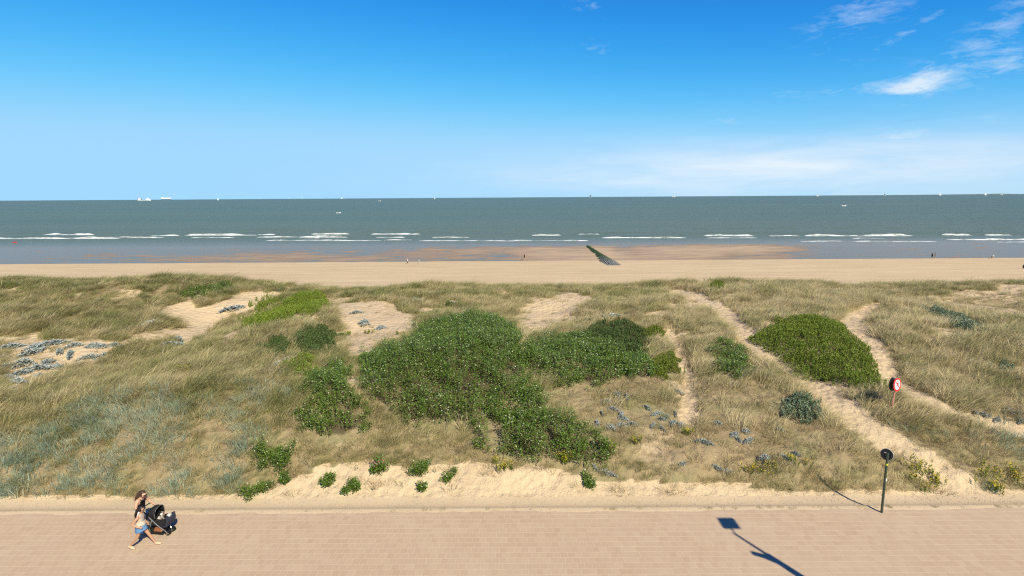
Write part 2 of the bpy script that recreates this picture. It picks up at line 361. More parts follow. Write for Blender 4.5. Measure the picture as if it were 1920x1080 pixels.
ROSE = [('r1', [(680,690),(700,665),(760,640),(790,610),(830,598),(880,590),(940,597),(975,625),(970,660),(985,700),(1020,740),(1020,775),(960,790),(900,795),(850,790),(800,800),(750,790),(720,760),(690,740),(672,715)], .95, 'largest dark green rose thicket, spread over the middle of the dunes'),
     ('r2', [(890,795),(940,775),(1000,770),(1060,780),(1110,800),(1145,840),(1130,868),(1060,868),(990,858),(930,850),(890,835)], .9, 'dark green rose thicket nearest the promenade, below the largest thicket'),
     ('r3', [(962,660),(1005,628),(1080,624),(1145,640),(1182,672),(1165,708),(1090,725),(1040,722),(1000,702),(980,685)], .7, 'dark green rose thicket just right of the largest thicket'),
     ('r4', [(600,685),(640,672),(655,690),(650,725),(690,760),(688,795),(640,820),(600,815),(560,800),(545,772),(575,748),(565,712)], .75, 'dark green rose thicket left of the largest, beyond a sand gap'),
     ('r5', [(1320,640),(1360,632),(1395,655),(1415,690),(1380,702),(1340,695)], .6, 'small rose thicket just left of the sandy foot path'),
     ('r6', [(1150,672),(1200,648),(1225,680),(1228,708),(1195,710),(1165,695)], .6, 'small rose clump at the left edge of the narrow sand track'),
     ('r7', [(335,555),(345,542),(400,530),(430,527),(432,540),(390,548),(350,562)], .6, 'green bush on the dune crest above the sand hollow'),
     ('r9', [(662,672),(690,655),(714,665),(706,692),(680,697)], .5, 'small rose clump at the upper left tip of the largest thicket')]
SHOOT = [('g1', [(1405,632),(1440,610),(1480,592),(1530,588),(1580,605),(1630,650),(1650,690),(1662,724),(1620,724),(1560,717),(1500,707),(1460,670)], .42, 'leaf_bright', 'broad bright green patch of upright shoots between the two foot paths'),
     ('g2', [(1080,622),(1125,600),(1180,598),(1216,622),(1212,655),(1165,668),(1105,655)], .5, 'leaf_olive', 'olive green patch of upright shoots above the middle thickets'),
     ('g3', [(1218,668),(1265,655),(1277,690),(1245,707),(1225,702)], .45, 'leaf_lime', 'yellowish green patch of shoots left of the narrow sand track'),
     ('g4', [(440,606),(470,590),(520,575),(545,552),(600,545),(618,562),(600,585),(540,598),(480,613)], .5, 'leaf_bright', 'long bright green band of shoots beside the sand hollow'),
     ('g5', [(470,572),(490,552),(522,552),(510,574),(480,582)], .5, 'leaf_bright', 'small bright green patch of shoots on bare sand near the crest'),
     ('g6', [(545,632),(575,608),(615,612),(625,640),(600,660),(560,657)], .55, 'leaf_olive', 'rounded dark olive patch of shoots below the long green band'),
     ('g7', [(490,650),(510,625),(540,632),(540,660),(505,664)], .5, 'leaf_olive', 'small dark olive patch of shoots left of the rounded one'),
     ('g8', [(540,684),(560,662),(590,666),(585,692),(555,704)], .5, 'leaf_bright', 'small green patch of shoots above the left rose thicket'),
     ('g9', [(1325,536),(1340,526),(1360,529),(1358,543),(1330,544)], .6, 'leaf_lime', 'yellow green bush on the crest where the foot path crosses'),
     ('g10', [(1205,622),(1222,606),(1242,614),(1238,632),(1215,634)], .45, 'leaf_lime', 'yellow green tuft of shoots at the top of the narrow track'),
     ('k1', [(1733,582),(1750,575),(1800,588),(1848,612),(1832,622),(1780,607)], .5, 'leaf_grey', 'grey green band of leafy plants high on the right dune'),
     ('k2', [(1465,762),(1490,738),(1530,745),(1542,772),(1510,790),(1475,784)], .55, 'leaf_grey', 'grey green round bush left of the main foot path'),
     ('k3', [(1862,688),(1885,664),(1908,690),(1890,704)], .4, 'leaf_grey', 'small grey green bush at the right edge among straw grass')]
SHRUBPOLYS = [q[1] for q in ROSE] + [q[1] for q in SHOOT]
def cover(x, y, z):
    """bare sand 0..1, dry 0/1, lyme 0..1, shrub bool for ground points"""
    u, v = proj(np.stack([x, y, z], -1))
    ju = u + (fbm(x/1.1, y/1.1, 31, 4)-.5)*46; jv = v + (fbm(x/1.1, y/1.1, 37, 4)-.5)*22
    sand = np.zeros(np.shape(x))
    for P, w in zip(SANDP_, SANDW): sand = np.maximum(sand, inpoly(ju, jv, P)*w)
    pd = path_dist(x, y); sand = np.maximum(sand, np.clip(pd*2.2+.25+(fbm(x/.7, y/.7, 51)-.5)*.9, 0, 1))
    sand = np.where(y-EDGE < 1.2, 1, sand)
    blot = fbm(x/2.4, y/2.4, 61, 4); sand = np.maximum(sand, np.clip((blot-np.where(v < 640, .585, .62))*8, 0, .8)*np.where(v < 640, 1, .35))
    dry = inpoly(ju, jv, DRY)*1.0
    lu, lv = u+(fbm(x/4, y/4, 43, 4)-.5)*260, v+(fbm(x/4, y/4, 47, 4)-.5)*120
    ly = np.maximum(inpoly(lu, lv, LYME)*1.0, inpoly(lu, lv, LYME2)*.6)
    u2, v2 = proj(np.stack([x, y, z+.25], -1)); sh = np.zeros(np.shape(x), bool)
    for P in SHRUBPOLYS: sh |= inpoly(u2, v2, P)
    return sand, dry, ly, sh, u, v

# ------------------------------------------------------------------ large structure
M_dune, M_gravel, M_beach, M_flat, M_sea, M_foam = mat_dune(), mat_gravel(), mat_beach(), mat_flat(), mat_sea(), mat_foam()
def grid_mesh(name, X, Y, zf, mat, attr=None):
    gx, gy = np.meshgrid(X, Y); gz = zf(gx, gy); V = np.stack([gx, gy, gz], -1).reshape(-1, 3)
    n, m = len(X), len(Y); i = (np.arange(m-1)[:, None]*n + np.arange(n-1)[None]).ravel()
    Q = np.stack([i, i+1, i+n+1, i+n], -1)
    at = {k: f(V[:, 0], V[:, 1], V[:, 2]) for k, f in (attr or {}).items()}
    return fast_mesh(name, V, Q, at, [mat], True)
xs = np.concatenate([np.linspace(-260, -72, 40)[:-1], np.arange(-72, 72.01, .33), np.linspace(72, 260, 40)[1:]])
ys = EDGE + np.concatenate([np.arange(1.0, 8, .16), np.arange(8, 46, .3), np.arange(46, 62, .8)])
def vegf(x, y, z):
    sand, dry, ly, sh, u, v = cover(x, y, z); return np.clip(1-sand, 0, 1)*np.where(dry > 0, .78, 1.0)
def humus_shadef(x, y, z):
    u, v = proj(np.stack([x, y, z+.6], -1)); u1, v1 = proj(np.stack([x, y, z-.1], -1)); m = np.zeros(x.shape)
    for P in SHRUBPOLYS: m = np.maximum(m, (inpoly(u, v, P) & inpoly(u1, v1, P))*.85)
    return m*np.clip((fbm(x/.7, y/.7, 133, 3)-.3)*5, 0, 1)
link('dune_ground', grid_mesh('dune_ground', xs, ys, ground, M_dune, {'veg': vegf, 'mould': humus_shadef}), kind='structure')
ys = EDGE + np.array([-.32, -.24, -.16, -.08, 0, .08, .16, .25, .5, .75, 1.0])
def verge_z(x, y):                                   # wind-blown sand runs a little way over the first pavers
    s = y-EDGE; return np.where(s < .2, np.minimum(.02, s*.12+.012+(fbm(x/.9, y/.5, 41, 4)-.55)*.06), ground(x, y))
link('gravel_verge', grid_mesh('gravel_verge', xs, ys, verge_z, M_gravel), kind='structure')
xb = np.concatenate([np.linspace(-420, -160, 30)[:-1], np.arange(-160, 160.1, 1.6), np.linspace(160, 420, 30)[1:]])
link('beach', grid_mesh('beach', xb, EDGE+np.concatenate([np.arange(61.2, 100, .9), np.arange(100, 132, .4)]), ground, M_beach), kind='structure')
# tidal flat: low sand ripples that stand just out of the water
FLAT = [(1070,479,90,14,.30), (1330,469,150,10,.34), (1230,481,120,8,.16), (700,482,280,11,.105), (900,470,120,7,.12), (330,484,220,7,.07),
        (60,456,110,5,.07), (1050,466,90,4,.08), (1300,488,240,7,.10), (1820,493,260,4,.06), (1440,466,60,5,.05), (1130,470,20,12,.1)]
def flat_z(x, y):
    u, v = proj(np.stack([x, y, np.full(np.shape(x), SEA)], -1)); v = v - 6*(960-u)/960*0
    b = np.full(np.shape(x), -.075)
    for a, c, ru, rv, h in FLAT: b = b + (h+.03)*np.exp(-((u-a)/ru)**4-((v-c)/rv)**2)
    st = fbm(x/6+y/9, y/2.2-x/14, 71, 4)-.5; fi = fbm(x/2.5, y/.9, 75, 3)-.5
    edge = np.clip((y-waterline(x)+1)/5, 0, 1)*np.clip((212-y)/12, 0, 1)
    return SEA + (b*.9 - .012 + st*.34 + fi*.07)*edge - .14*(1-edge)
xf = np.arange(-230, 230.1, .8); yf = np.arange(104, 216, .45)
link('tidal_flat', grid_mesh('tidal_flat', xf, yf, lambda x, y: np.where(y > waterline(x)-3, flat_z(x, y), SEA-.4), M_flat), kind='structure')
V = np.array([[-26000, 95, SEA], [26000, 95, SEA], [26000, 17000, SEA], [-26000, 17000, SEA]], float)
sea = link('sea', fast_mesh('sea', V, np.array([[0, 1, 2, 3]]), None, [M_sea]), kind='structure')
V = np.array([[-900, 60, -7.5], [900, 60, -7.5], [900, 260, -7.5], [-900, 260, -7.5]], float)
link('sea_bed', fast_mesh('sea_bed', V, np.array([[0, 1, 2, 3]]), None, [M_flat]), kind='structure')
# breaking waves: rounded ridges of water with a white front
WAVES = [(82,178,440,.7),(281,335,442,.45),(348,482,441,.75),(484,516,440,.4),(585,655,439,.65),(697,789,439,.8),(997,1052,441,.65),(1084,1124,439,.6),
         (1320,1412,442,.6),(1442,1500,442.5,.4),(1507,1712,442,.9),(1765,1820,441,.6),(1848,1898,441,.6),(-60,228,447,.45),(150,312,445,.35),(480,652,444.6,.4),
         (705,760,445,.4),(810,880,445.3,.45),(1128,1287,446,.5),(1770,1990,449,.45),(955,1102,451,.3),(500,715,451,.3),(720,772,450,.3),(785,965,451.5,.25),
         (1500,1755,452.5,.28),(1870,1960,454,.3),(1325,1420,446,.25),(360,440,445.5,.3),(590,640,441.5,.3),(560,600,446,.25),(1600,1660,447,.2)]
for k, (a, b, yy, h) in enumerate(WAVES):
    p0, p1 = plane_hit(a, yy, SEA), plane_hit(b, yy, SEA); n = max(14, int(np.linalg.norm(p1-p0)/1.1)); t = np.linspace(0, 1, n)
    c = p0[None]+(p1-p0)[None]*t[:, None]; env = np.clip(np.minimum(t, 1-t)*9, 0, 1)**.6
    hh = h*.8*env*np.clip(2.2*fbm(t*n/6, t*0+k, 81, 3)-.35, .05, 1.3); wob = (fbm(t*n/14, t*0+k*7, 85, 3)-.5)*5
    prof = [(-2.6, -.03), (-1.0, .10), (-.55, .45), (-.25, .85), (0, 1.0), (.45, .85), (1.6, .4), (4.0, -.05)]
    V = np.stack([np.stack([c[:, 0], c[:, 1]+wob+dy*(.6+h), SEA+hh*dz - (.03 if dz < 0 else 0)], -1) for dy, dz in prof], 1).reshape(-1, 3)
    m = len(prof); i = (np.arange(n-1)[:, None]*m+np.arange(m-1)[None]).ravel(); Q = np.stack([i, i+m, i+m+1, i+1], -1)
    mi = np.tile((np.arange(m-1) > 4).astype(int), n-1)
    link('breaking_wave', fast_mesh('breaking_wave', V, Q, None, [M_foam, M_sea], True, mi), sea)
for a, b, yy, h in [(0,1920,437,.35), (430,900,434,.3), (1100,1900,436.5,.3), (1000,1920,444,.25), (100,900,443,.25), (0,700,430,.3), (1300,1920,428,.35)]:
    p0, p1 = plane_hit(a, yy, SEA), plane_hit(b, yy, SEA); n = 160; t = np.linspace(0, 1, n); c = p0[None]+(p1-p0)[None]*t[:, None]
    hh = h*np.clip(fbm(t*22, t*0+yy, 91, 3)*2-.5, 0.02, 1); wob = (fbm(t*14, t*0+yy, 95, 3)-.5)*9; prof = [(-3, -.1), (-1.2, .5), (0, 1), (1.6, .5), (5, -.1)]
    V = np.stack([np.stack([c[:, 0], c[:, 1]+wob+dy, SEA+hh*dz-.01], -1) for dy, dz in prof], 1).reshape(-1, 3)
    i = (np.arange(n-1)[:, None]*5+np.arange(4)[None]).ravel(); Q = np.stack([i, i+5, i+6, i+1], -1)
    link('swell_ridge', fast_mesh('swell_ridge', V, Q, None, [M_sea], True), sea)
# far low coast at the right end of the horizon
bm = bm_new(); ax = plane_hit(1690, 372, SEA); dist = 15500.
def at_dist(px, d): q = ray(px, 369); q = q/q[1]; return CAM[0]+q[0]*d
xsn = np.linspace(at_dist(1690, dist), at_dist(2100, dist), 90); top = 3+26*fbm(xsn/700, xsn*0, 101, 4)*np.clip((xsn-xsn[0])/2500, 0, 1)
vb = [bm.verts.new((x, dist, SEA-1)) for x in xsn]; vt = [bm.verts.new((x, dist+60, SEA+z)) for x, z in zip(xsn, top)]; vk = [bm.verts.new((x, dist+900, SEA-1)) for x in xsn]
for i in range(len(xsn)-1):
    bm.faces.new((vb[i], vb[i+1], vt[i+1], vt[i])); bm.faces.new((vt[i], vt[i+1], vk[i+1], vk[i]))
bm_obj('far_coast', bm, plain('coast_scrub', (.13, .16, .15), .9, .1), kind='structure')

# ------------------------------------------------------------------ promenade with its pavers
M_base = Mt('paver_joint_sand', .95, .1); _c = M_base.mix(M_base.noise(2, 4), (.46, .36, .26), (.54, .43, .32)); M_base.col(_c); M_base = M_base.m
V = np.array([[-300, -14, -.002], [300, -14, -.002], [300, EDGE+.02, -.002], [-300, EDGE+.02, -.002]], float)
prom = link('promenade', fast_mesh('promenade', V, np.array([[0, 1, 2, 3]]), None, [M_base]), kind='structure')
M_pav, M_pav1 = mat_paver(False), mat_paver(True)
PW, PD, GAP, CH = .245, .292, .010, .003
def paver_shape(w, d):
    x, y = w/2-GAP/2, d/2-GAP/2; a = [(-x, -y, -.02), (x, -y, -.02), (x, y, -.02), (-x, y, -.02)]
    b = [(-x, -y, -CH*.6), (x, -y, -CH*.6), (x, y, -CH*.6), (-x, y, -CH*.6)]; c = [(sx*(x-CH), sy*(y-CH), 0) for sx, sy in ((-1, -1), (1, -1), (1, 1), (-1, 1))]
    Q = [(8, 9, 10, 11)] + [(i, (i+1) % 4, 4+(i+1) % 4, 4+i) for i in range(4)] + [(4+i, 4+(i+1) % 4, 8+(i+1) % 4, 8+i) for i in range(4)]
    return np.array(a+b+c), np.array(Q)
PV, PQ = paver_shape(PW, PD)
rows = int((EDGE-9.0)/PD); cells = []
for r in range(rows):
    yc = EDGE-.02-PD*(r+.5); off = (r % 2)*PW*.5 + random.uniform(-.03, .03)
    for xc in np.arange(-31-off, 31, PW): cells.append((xc, yc))
cells = np.array(cells); tint = np.clip(rng.random(len(cells))**1.2*.8+.35*(fbm(cells[:, 0]/2.2, cells[:, 1]/1.2, 111, 3)-.3), 0, .9); tint = np.clip(tint, 0, .85)
zj = np.clip(rng.normal(0, .0007, len(cells)), -.001, .0015); u, v = proj(np.column_stack([cells, np.zeros(len(cells))]))
inview = (u > 2) & (u < 1918) & (v < 1078); order = np.argsort(-np.where(inview, v, -1e9)); single = np.zeros(len(cells), bool); single[order[:300]] = True
rest = ~single; n = rest.sum(); off = np.column_stack([cells[rest], zj[rest]])
V = (PV[None]+off[:, None]).reshape(-1, 3); Q = (PQ[None]+(np.arange(n)*12)[:, None, None]).reshape(-1, 4)
link('paver_field', fast_mesh('paver_field', V, Q, {'tint': np.repeat(tint[rest], 12)}, [M_pav]), prom, kind='stuff')
pm = [fast_mesh('paver', PV, PQ, {'tint': np.full(12, t)}, [M_pav]) for t in np.linspace(.02, .95, 12)]
for i in np.where(single)[0]:
    link('paver', pm[min(11, int(tint[i]*12))], prom, loc=(cells[i, 0], cells[i, 1], float(zj[i])))

# ------------------------------------------------------------------ street lamp beyond the right edge of the frame (its shadow falls into view)
M_pole = plain('lamp_paint', (.10, .11, .12), .45, .4)
LH = 8.4; tosun = np.array([S.x, S.y, 0])/math.tan(SUN_EL)/math.cos(SUN_EL); dsun = np.array([S.x, S.y, 0])/math.cos(SUN_EL)
def up_ray(sh, z): return Vector(sh + dsun*z/math.tan(SUN_EL) + np.array([0, 0, z]))
def z_of(sh): return LH - .25 - float((sh-_bend)@dsun)*math.tan(SUN_EL)
_bend = plane_hit(1378, 1001, 0); _low = plane_hit(1440, 1041, 0); _mid = plane_hit(1494, 1076, 0)
hp = up_ray(plane_hit(1366, 981, 0), LH); bp_ = up_ray(_bend, LH-.25); lp_ = up_ray(_low, z_of(_low)); mp_ = up_ray(_mid, z_of(_mid))
ft = bp_ + (mp_-bp_)*(bp_.z/(bp_.z-mp_.z)); tip = up_ray(plane_hit(1411, 1037, 0), lp_.z+.25)
lamp = empty('street_lamp', tuple(ft), label='tall promenade lamp right of view whose long shadow lies on the pavers', cat='street lamp')
L_ = lambda v: tuple(Vector(v)-ft)
bm = bm_new(); bm_tube(bm, [(0, 0, 0), L_(ft+(mp_-ft)*.2), L_(mp_), L_(lp_), L_(lp_+(bp_-lp_)*.1), L_(bp_), L_(bp_*.45+hp*.55)], [.16, .15, .13, .11, .06, .05, .045], 12); bm_obj('pole', bm, M_pole, lamp)
bm = bm_new(); bm_box(bm, L_(hp), (.60, .66, .12)); bm_obj('lamp_head', bm, M_pole, lamp, False, .02)
bm = bm_new(); bm_tube(bm, [L_(mp_+(lp_-mp_)*.5), L_(lp_*.5+tip*.5-Vector((0, 0, .1))), L_(tip)], [.10, .11, .10], 10); bm_obj('side_lamp', bm, M_pole, lamp)

# ------------------------------------------------------------------ the sign seen from behind at the promenade's edge
M_green = plain('dark_green_paint', (.035, .055, .035), .4, .5, .35, 14); M_black = plain('black_paint', (.012, .013, .014), .4, .5); M_steel = plain('galvanised_steel', (.42, .44, .45), .4, .5, metal=.6)
M_white = plain('white_paint', (.78, .78, .76), .5, .4, .04); M_yel = plain('yellow_sticker', (.45, .50, .03), .5)
b0 = plane_hit(1653, 961, 0)
t = empty('sign_post', (b0[0], b0[1], 0), label='dark green post with a round sign seen from behind at the promenade edge', cat='sign')
bm = bm_new(); bm_tube(bm, [(0, 0, -.05), (0, 0, 2.42)], .045, 14); bm_obj('post', bm, M_green, t)
nb = Vector((-math.sin(R(52)), -math.cos(R(52)), .12)).normalized()
dc = Vector((.02, .075, 2.32)); bm = bm_new(); bm_disc(bm, dc, nb, .215, .012); bm_obj('sign_back', bm, M_black, t)
bm = bm_new(); bm_disc(bm, dc-nb*.009, nb, .221, .008); bm_obj('sign_rim', bm, M_white, t)
bm = bm_new(); bm_box(bm, dc+nb*.02+Vector((-.04, 0, .08)), (.09, .03, .035), Matrix.Rotation(R(-38), 3, 'Z')); bm_obj('bracket', bm, M_steel, t, False, .004)
bm = bm_new(); bm_tube(bm, [(0, 0, 1.93), (0, 0, 2.0)], .0475, 14); bm_obj('sticker', bm, M_yel, t)
bm = bm_new(); bm_box(bm, (.018, -.043, 1.36), (.035, .012, .11), Matrix.Rotation(R(20), 3, 'Z')); bm_obj('sticker', bm, M_white, t, False)

# ------------------------------------------------------------------ red ringed prohibition sign on the dune
M_red = plain('sign_red', (.62, .035, .035), .35, .5, .06); M_pink = plain('faded_red_post', (.50, .20, .16), .6, .3, .15, 20); M_blue = plain('sign_blue', (.02, .06, .32), .4, .5, .05); M_dred = plain('sign_dark_red', (.38, .02, .03), .4, .5, .05)
p = hit(1671, 768)
t = empty('prohibition_sign', tuple(p), label='red ringed round prohibition sign on a faded red post in the dunes', cat='sign')
n = Vector((math.sin(R(30)), -math.cos(R(30)), .10)).normalized(); sd = Vector((0, 0, 1)).cross(n).normalized(); un = n.cross(sd)
HT = 1.22; c = Vector((.16, 0, HT)); RS = .33
bm = bm_new(); bm_tube(bm, [(0, 0, -.2), (.10, 0, HT-.1), (.13, .03, HT+.1)], .03, 10); bm_obj('post', bm, M_pink, t)
bm = bm_new(); bm_disc(bm, c, n, RS, .02, 48); bm_obj('sign_plate', bm, M_red, t)
bm = bm_new(); bm_disc(bm, c-n*.19-sd*.02, n, RS*.98, .02, 48); bm_obj('sign_back', bm, M_black, t)
bm = bm_new(); bm_box(bm, c-n*.095+un*.29, (.05, .17, .02), n.to_track_quat('Y', 'Z').to_matrix()); bm_obj('bracket', bm, M_steel, t, False)
face = bm_new(); bm_disc(face, c+n*.012, n, RS*.72, .006, 48); bm_obj('sign_face', face, M_white, t)
def flat(name, mat, pts, lift):
    bm = bm_new(); f = bm.faces.new([bm.verts.new(c+n*lift+sd*x*RS+un*y*RS) for x, y in pts]); r = bmesh.ops.extrude_face_region(bm, geom=[f])
    for q in r['geom']:
        if isinstance(q, bmesh.types.BMVert): q.co += n*.003
    return bm_obj(name, bm, mat, t, False)
def arc(cx, cy, r1, r2, a0, a1, m=14):
    A = [R(a0+(a1-a0)*i/m) for i in range(m+1)]
    return [(cx+r1*math.cos(q), cy+r1*math.sin(q)) for q in A] + [(cx+r2*math.cos(q), cy+r2*math.sin(q)) for q in reversed(A)]
flat('symbol', M_dred, arc(.08, .26, .26, .17, 200, -60), .017); flat('symbol', M_dred, arc(.12, .02, .19, .11, 120, -80), .018)
flat('symbol', M_dred, [(-.12, -.22), (.02, -.22), (.06, .30), (-.06, .30)], .019)
flat('blue_symbol', M_blue, [(-.34, -.52), (.30, -.52), (.22, -.44), (-.02, -.40), (-.12, -.30), (-.22, -.36), (-.30, -.44)], .017)
dq = math.sqrt(.5); flat('slash', M_red, [(-.52, .42), (-.42, .52), (.54, -.44), (.44, -.54)], .022)

# ------------------------------------------------------------------ stone groyne
M_stone = Mt('groyne_stone', .8, .3); _y = M_stone.n('ShaderNodeSeparateXYZ', {0: M_stone.n('ShaderNodeNewGeometry').outputs['Position']}).outputs[1]
g0, g1 = plane_hit(1102, 462.5, SEA), plane_hit(1147, 499, SEA)
_f = M_stone.ramp(M_stone.math('ADD', _y, M_stone.math('MULTIPLY', M_stone.noise(.25, 4), 14)), g1[1]+12, g1[1]+28)
_c = M_stone.mix(M_stone.noise(1.3, 4), (.10, .10, .10), (.26, .25, .24)); M_stone.col(M_stone.mix(_f, _c, M_stone.mix(M_stone.noise(.8, 4), (.018, .04, .012), (.06, .10, .025)))); M_stone = M_stone.m
gro = empty('groyne', (g1[0], g1[1], SEA), label='low stone groyne with green weed running out across the wet sand', cat='groyne')
ax = Vector((g0[0]-g1[0], g0[1]-g1[1], 0)); GL = ax.length; ax.normalize(); sx = Vector((ax.y, -ax.x, 0)); NR = 9
for r in range(NR):
    bm = bm_new(); s = -2.6
    f0 = (r/(NR-1)-.5)
    while s < GL:
        L = random.uniform(.7, 1.3); tt = max(0, s/GL); half = 2.3*(1-.82*tt**.8); w = half*2/NR
        start = 0 if r > 2 else (0, 0, 0)[r] 
        ctr = ax*(s+L/2) + sx*(f0*half*2 + (1-tt)*.2) + Vector((0, 0, .10+.34*(1-(2*f0)**2)*(1-.5*tt)+random.uniform(-.05, .06)))
        bm_box(bm, ctr, (w*.70, L*.9, .42), Matrix.Rotation(math.atan2(-ax.x, ax.y)+random.uniform(-.05, .05), 3, 'Z'), (.85, .9)); s += L
    bm_obj('stone_row', bm, M_stone, gro, False)

# ------------------------------------------------------------------ ships, boats and turbines
M_hull = plain('ship_white', (.72, .73, .74), .5, .4, .05); M_hullb = plain('ship_blue', (.10, .17, .28), .5, .4, .05); M_dark = plain('boat_dark', (.02, .022, .028), .6); M_ored = plain('ship_red', (.40, .10, .08), .5)
M_sail = plain('sail_cloth', (.80, .80, .78), .8, .1, .03); M_saild = plain('dark_sail', (.03, .035, .045), .8, .1)
def hull(bm, L, W, D, bow=.22):
    n = 14; rings = []
    for i in range(n+1):
        t = i/n; x = -L/2+L*t; k = 1 if t < 1-bow else max(.04, 1-((t-1+bow)/bow)**1.8); rise = .25*D*max(0, (t-.6)/.4)**2
        rings.append([bm.verts.new((x, s*W/2*k*q, z)) for s, q, z in ((-1, 1, D+rise), (-1, .8, 0), (-1, .5, -.3*D), (1, .5, -.3*D), (1, .8, 0), (1, 1, D+rise))])
    for A, B in zip(rings, rings[1:]):
        for j in range(6): bm.faces.new((A[j], A[(j+1) % 6], B[(j+1) % 6], B[j]))
    bm.faces.new(rings[0]); bm.faces.new(rings[-1][::-1])
def sea_at(px, py):
    return plane_hit(px, py, SEA)
def boat(px, py, name, label, cat, rz=0, group=None):
    q = sea_at(px, py); return empty(name, (q[0], q[1], SEA), R(rz), label=label, cat=cat, group=group), np.linalg.norm(q-CAM)/F
t, u_ = boat(271, 376, 'dredger_ship', 'white dredger with separated bow and stern superstructures on the left horizon', 'ship')
L = 20*u_; bm = bm_new(); hull(bm, L, L*.16, 1.0*u_); bm_obj('hull', bm, M_hull, t, False)
bm = bm_new(); bm_box(bm, (-L*.36, 0, 2.4*u_), (L*.20, L*.12, 2.6*u_), None, (.8, .8)); bm_obj('stern_house', bm, M_hull, t, False)
bm = bm_new(); bm_box(bm, (-L*.37, 0, 2.9*u_), (L*.05, L*.125, 1.4*u_)); bm_obj('funnel', bm, M_ored, t, False)
bm = bm_new(); bm_box(bm, (-L*.25, 0, 2.4*u_), (L*.04, L*.125, 1.2*u_)); bm_obj('funnel', bm, M_dark, t, False)
bm = bm_new(); bm_box(bm, (L*.26, 0, 2.0*u_), (L*.28, L*.12, 1.8*u_), None, (.55, .8)); bm_obj('bridge', bm, M_hull, t, False)
bm = bm_new(); bm_tube(bm, [(L*.25, 0, 2*u_), (L*.25, 0, 4.4*u_)], .22*u_, 6); bm_obj('mast', bm, M_hull, t)
t, u_ = boat(312, 374.4, 'cargo_ship', 'long boxy white cargo ship on the left horizon right of the dredger', 'ship')
L = 16*u_; bm = bm_new(); hull(bm, L, L*.15, 1.0*u_, .1); bm_obj('hull', bm, M_hullb, t, False)
bm = bm_new(); bm_box(bm, (0, 0, 2.1*u_), (L*.98, L*.14, 2.0*u_)); bm_obj('deck_house', bm, M_hull, t, False)
bm = bm_new(); bm_box(bm, (-L*.36, 0, 3.3*u_), (L*.12, L*.1, .8*u_)); bm_obj('bridge', bm, M_hull, t, False)
def motorboat(px, py, Lpx, label, wakepx, group=None):
    t, u_ = boat(px, py, 'motor_boat', label, 'boat'); L = Lpx*u_
    bm = bm_new(); hull(bm, L, L*.3, L*.13, .45); bm_obj('hull', bm, M_hull, t, False)
    bm = bm_new(); bm_box(bm, (-L*.05, 0, L*.21), (L*.32, L*.2, L*.14), None, (.75, .8)); bm_obj('cabin', bm, M_dark, t, False)
    if wakepx:
        n = 60; tt = np.linspace(0, 1, n); wl = wakepx*u_; w = (.25+.5*tt)*1.6*u_*.6*(.4+fbm(tt*30, tt*0, 121, 3))*(1-tt*.75)
        V = np.concatenate([np.stack([-L*.4-wl*tt, s*w-wl*tt*.9*0, .05+tt*0], -1) for s in (-1, 1)]); i = np.arange(n-1); Q = np.stack([i, i+1, i+1+n, i+n], -1)
        link('wake', fast_mesh('wake', V, Q, None, [M_foam]), t)
motorboat(635, 399.5, 8, 'white motor boat trailing a long wake, left of the middle of the sea', 85)
motorboat(1582, 386.3, 8, 'white motor boat with a short wake on the right side of the sea', 40)
motorboat(712, 377, 5, 'small white boat below the horizon, left of the middle', 0)
motorboat(1263, 369.3, 6, 'small white boat close under the horizon, right of the dark sailing boat', 0)
motorboat(1878, 365.6, 4, 'tiny white boat under the far coast at the right edge', 0)
def sailboat(px, py, hpx, dark, label):
    t, u_ = boat(px, py, 'sailing_boat', label, 'sailing boat', random.uniform(-25, 25)); h = hpx*u_
    bm = bm_new(); hull(bm, h*.75, h*.2, h*.09, .5); bm_obj('hull', bm, M_hull, t, False)
    bm = bm_new(); bm_tube(bm, [(0, 0, 0), (0, 0, h)], h*.012, 6); bm_obj('mast', bm, M_hull, t)
    for nm, pts in (('main_sail', [(-.02, 0, .12), (-.36, .06, .14), (-.22, .07, .5), (-.02, 0, .98)]), ('jib', [(.02, 0, .12), (.36, -.03, .12), (.14, -.05, .5), (.02, 0, .9)])):
        bm = bm_new(); f = bm.faces.new([bm.verts.new(Vector(q)*h) for q in pts]); r = bmesh.ops.extrude_face_region(bm, geom=[f])
        for q in r['geom']:
            if isinstance(q, bmesh.types.BMVert): q.co.y += h*.012
        bm_obj(nm, bm, M_saild if dark else M_sail, t, False)
sailboat(1107, 369.6, 5, True, 'dark sailed boat on the horizon right of the middle')
sailboat(1659, 367, 4, True, 'dark sailed boat on the right horizon')
sailboat(1533, 368, 4, False, 'white sailing boat on the horizon left of the right dark sail')
sailboat(1763, 366.5, 4, False, 'white sailing boat at the left end of the far coast')
sailboat(1848, 366, 4, False, 'white sailing boat in front of the far coast')
sailboat(815, 373.3, 4, False, 'tiny white sailing boat on the horizon, left of the middle')
sailboat(641, 372.5, 3, False, 'tiny white sailing boat on the horizon behind the fast motor boat')
sailboat(409, 375.4, 4, False, 'tiny white sailing boat right of the two big ships')
for k, px in enumerate((487, 542, 567, 602)):
    x = at_dist(px, 15000.); t = empty('wind_turbine', (x, 15000., SEA-38), label=['leftmost faint wind turbine on the horizon', 'second faint wind turbine from the left on the horizon', 'third faint wind turbine from the left on the horizon', 'rightmost faint wind turbine on the horizon'][k], cat='wind turbine', group='wind turbines on the horizon')
    bm = bm_new(); bm_tube(bm, [(0, 0, 0), (0, 0, 62)], [2.2, 1.4], 8); bm_obj('tower', bm, M_hull, t)
    for a in (90, 210, 330):
        bm = bm_new(); bm_tube(bm, [(0, -2, 62), (34*math.cos(R(a+k*23)), -2, 62+34*math.sin(R(a+k*23)))], [1.4, .4], 6); bm_obj('blade', bm, M_hull, t)
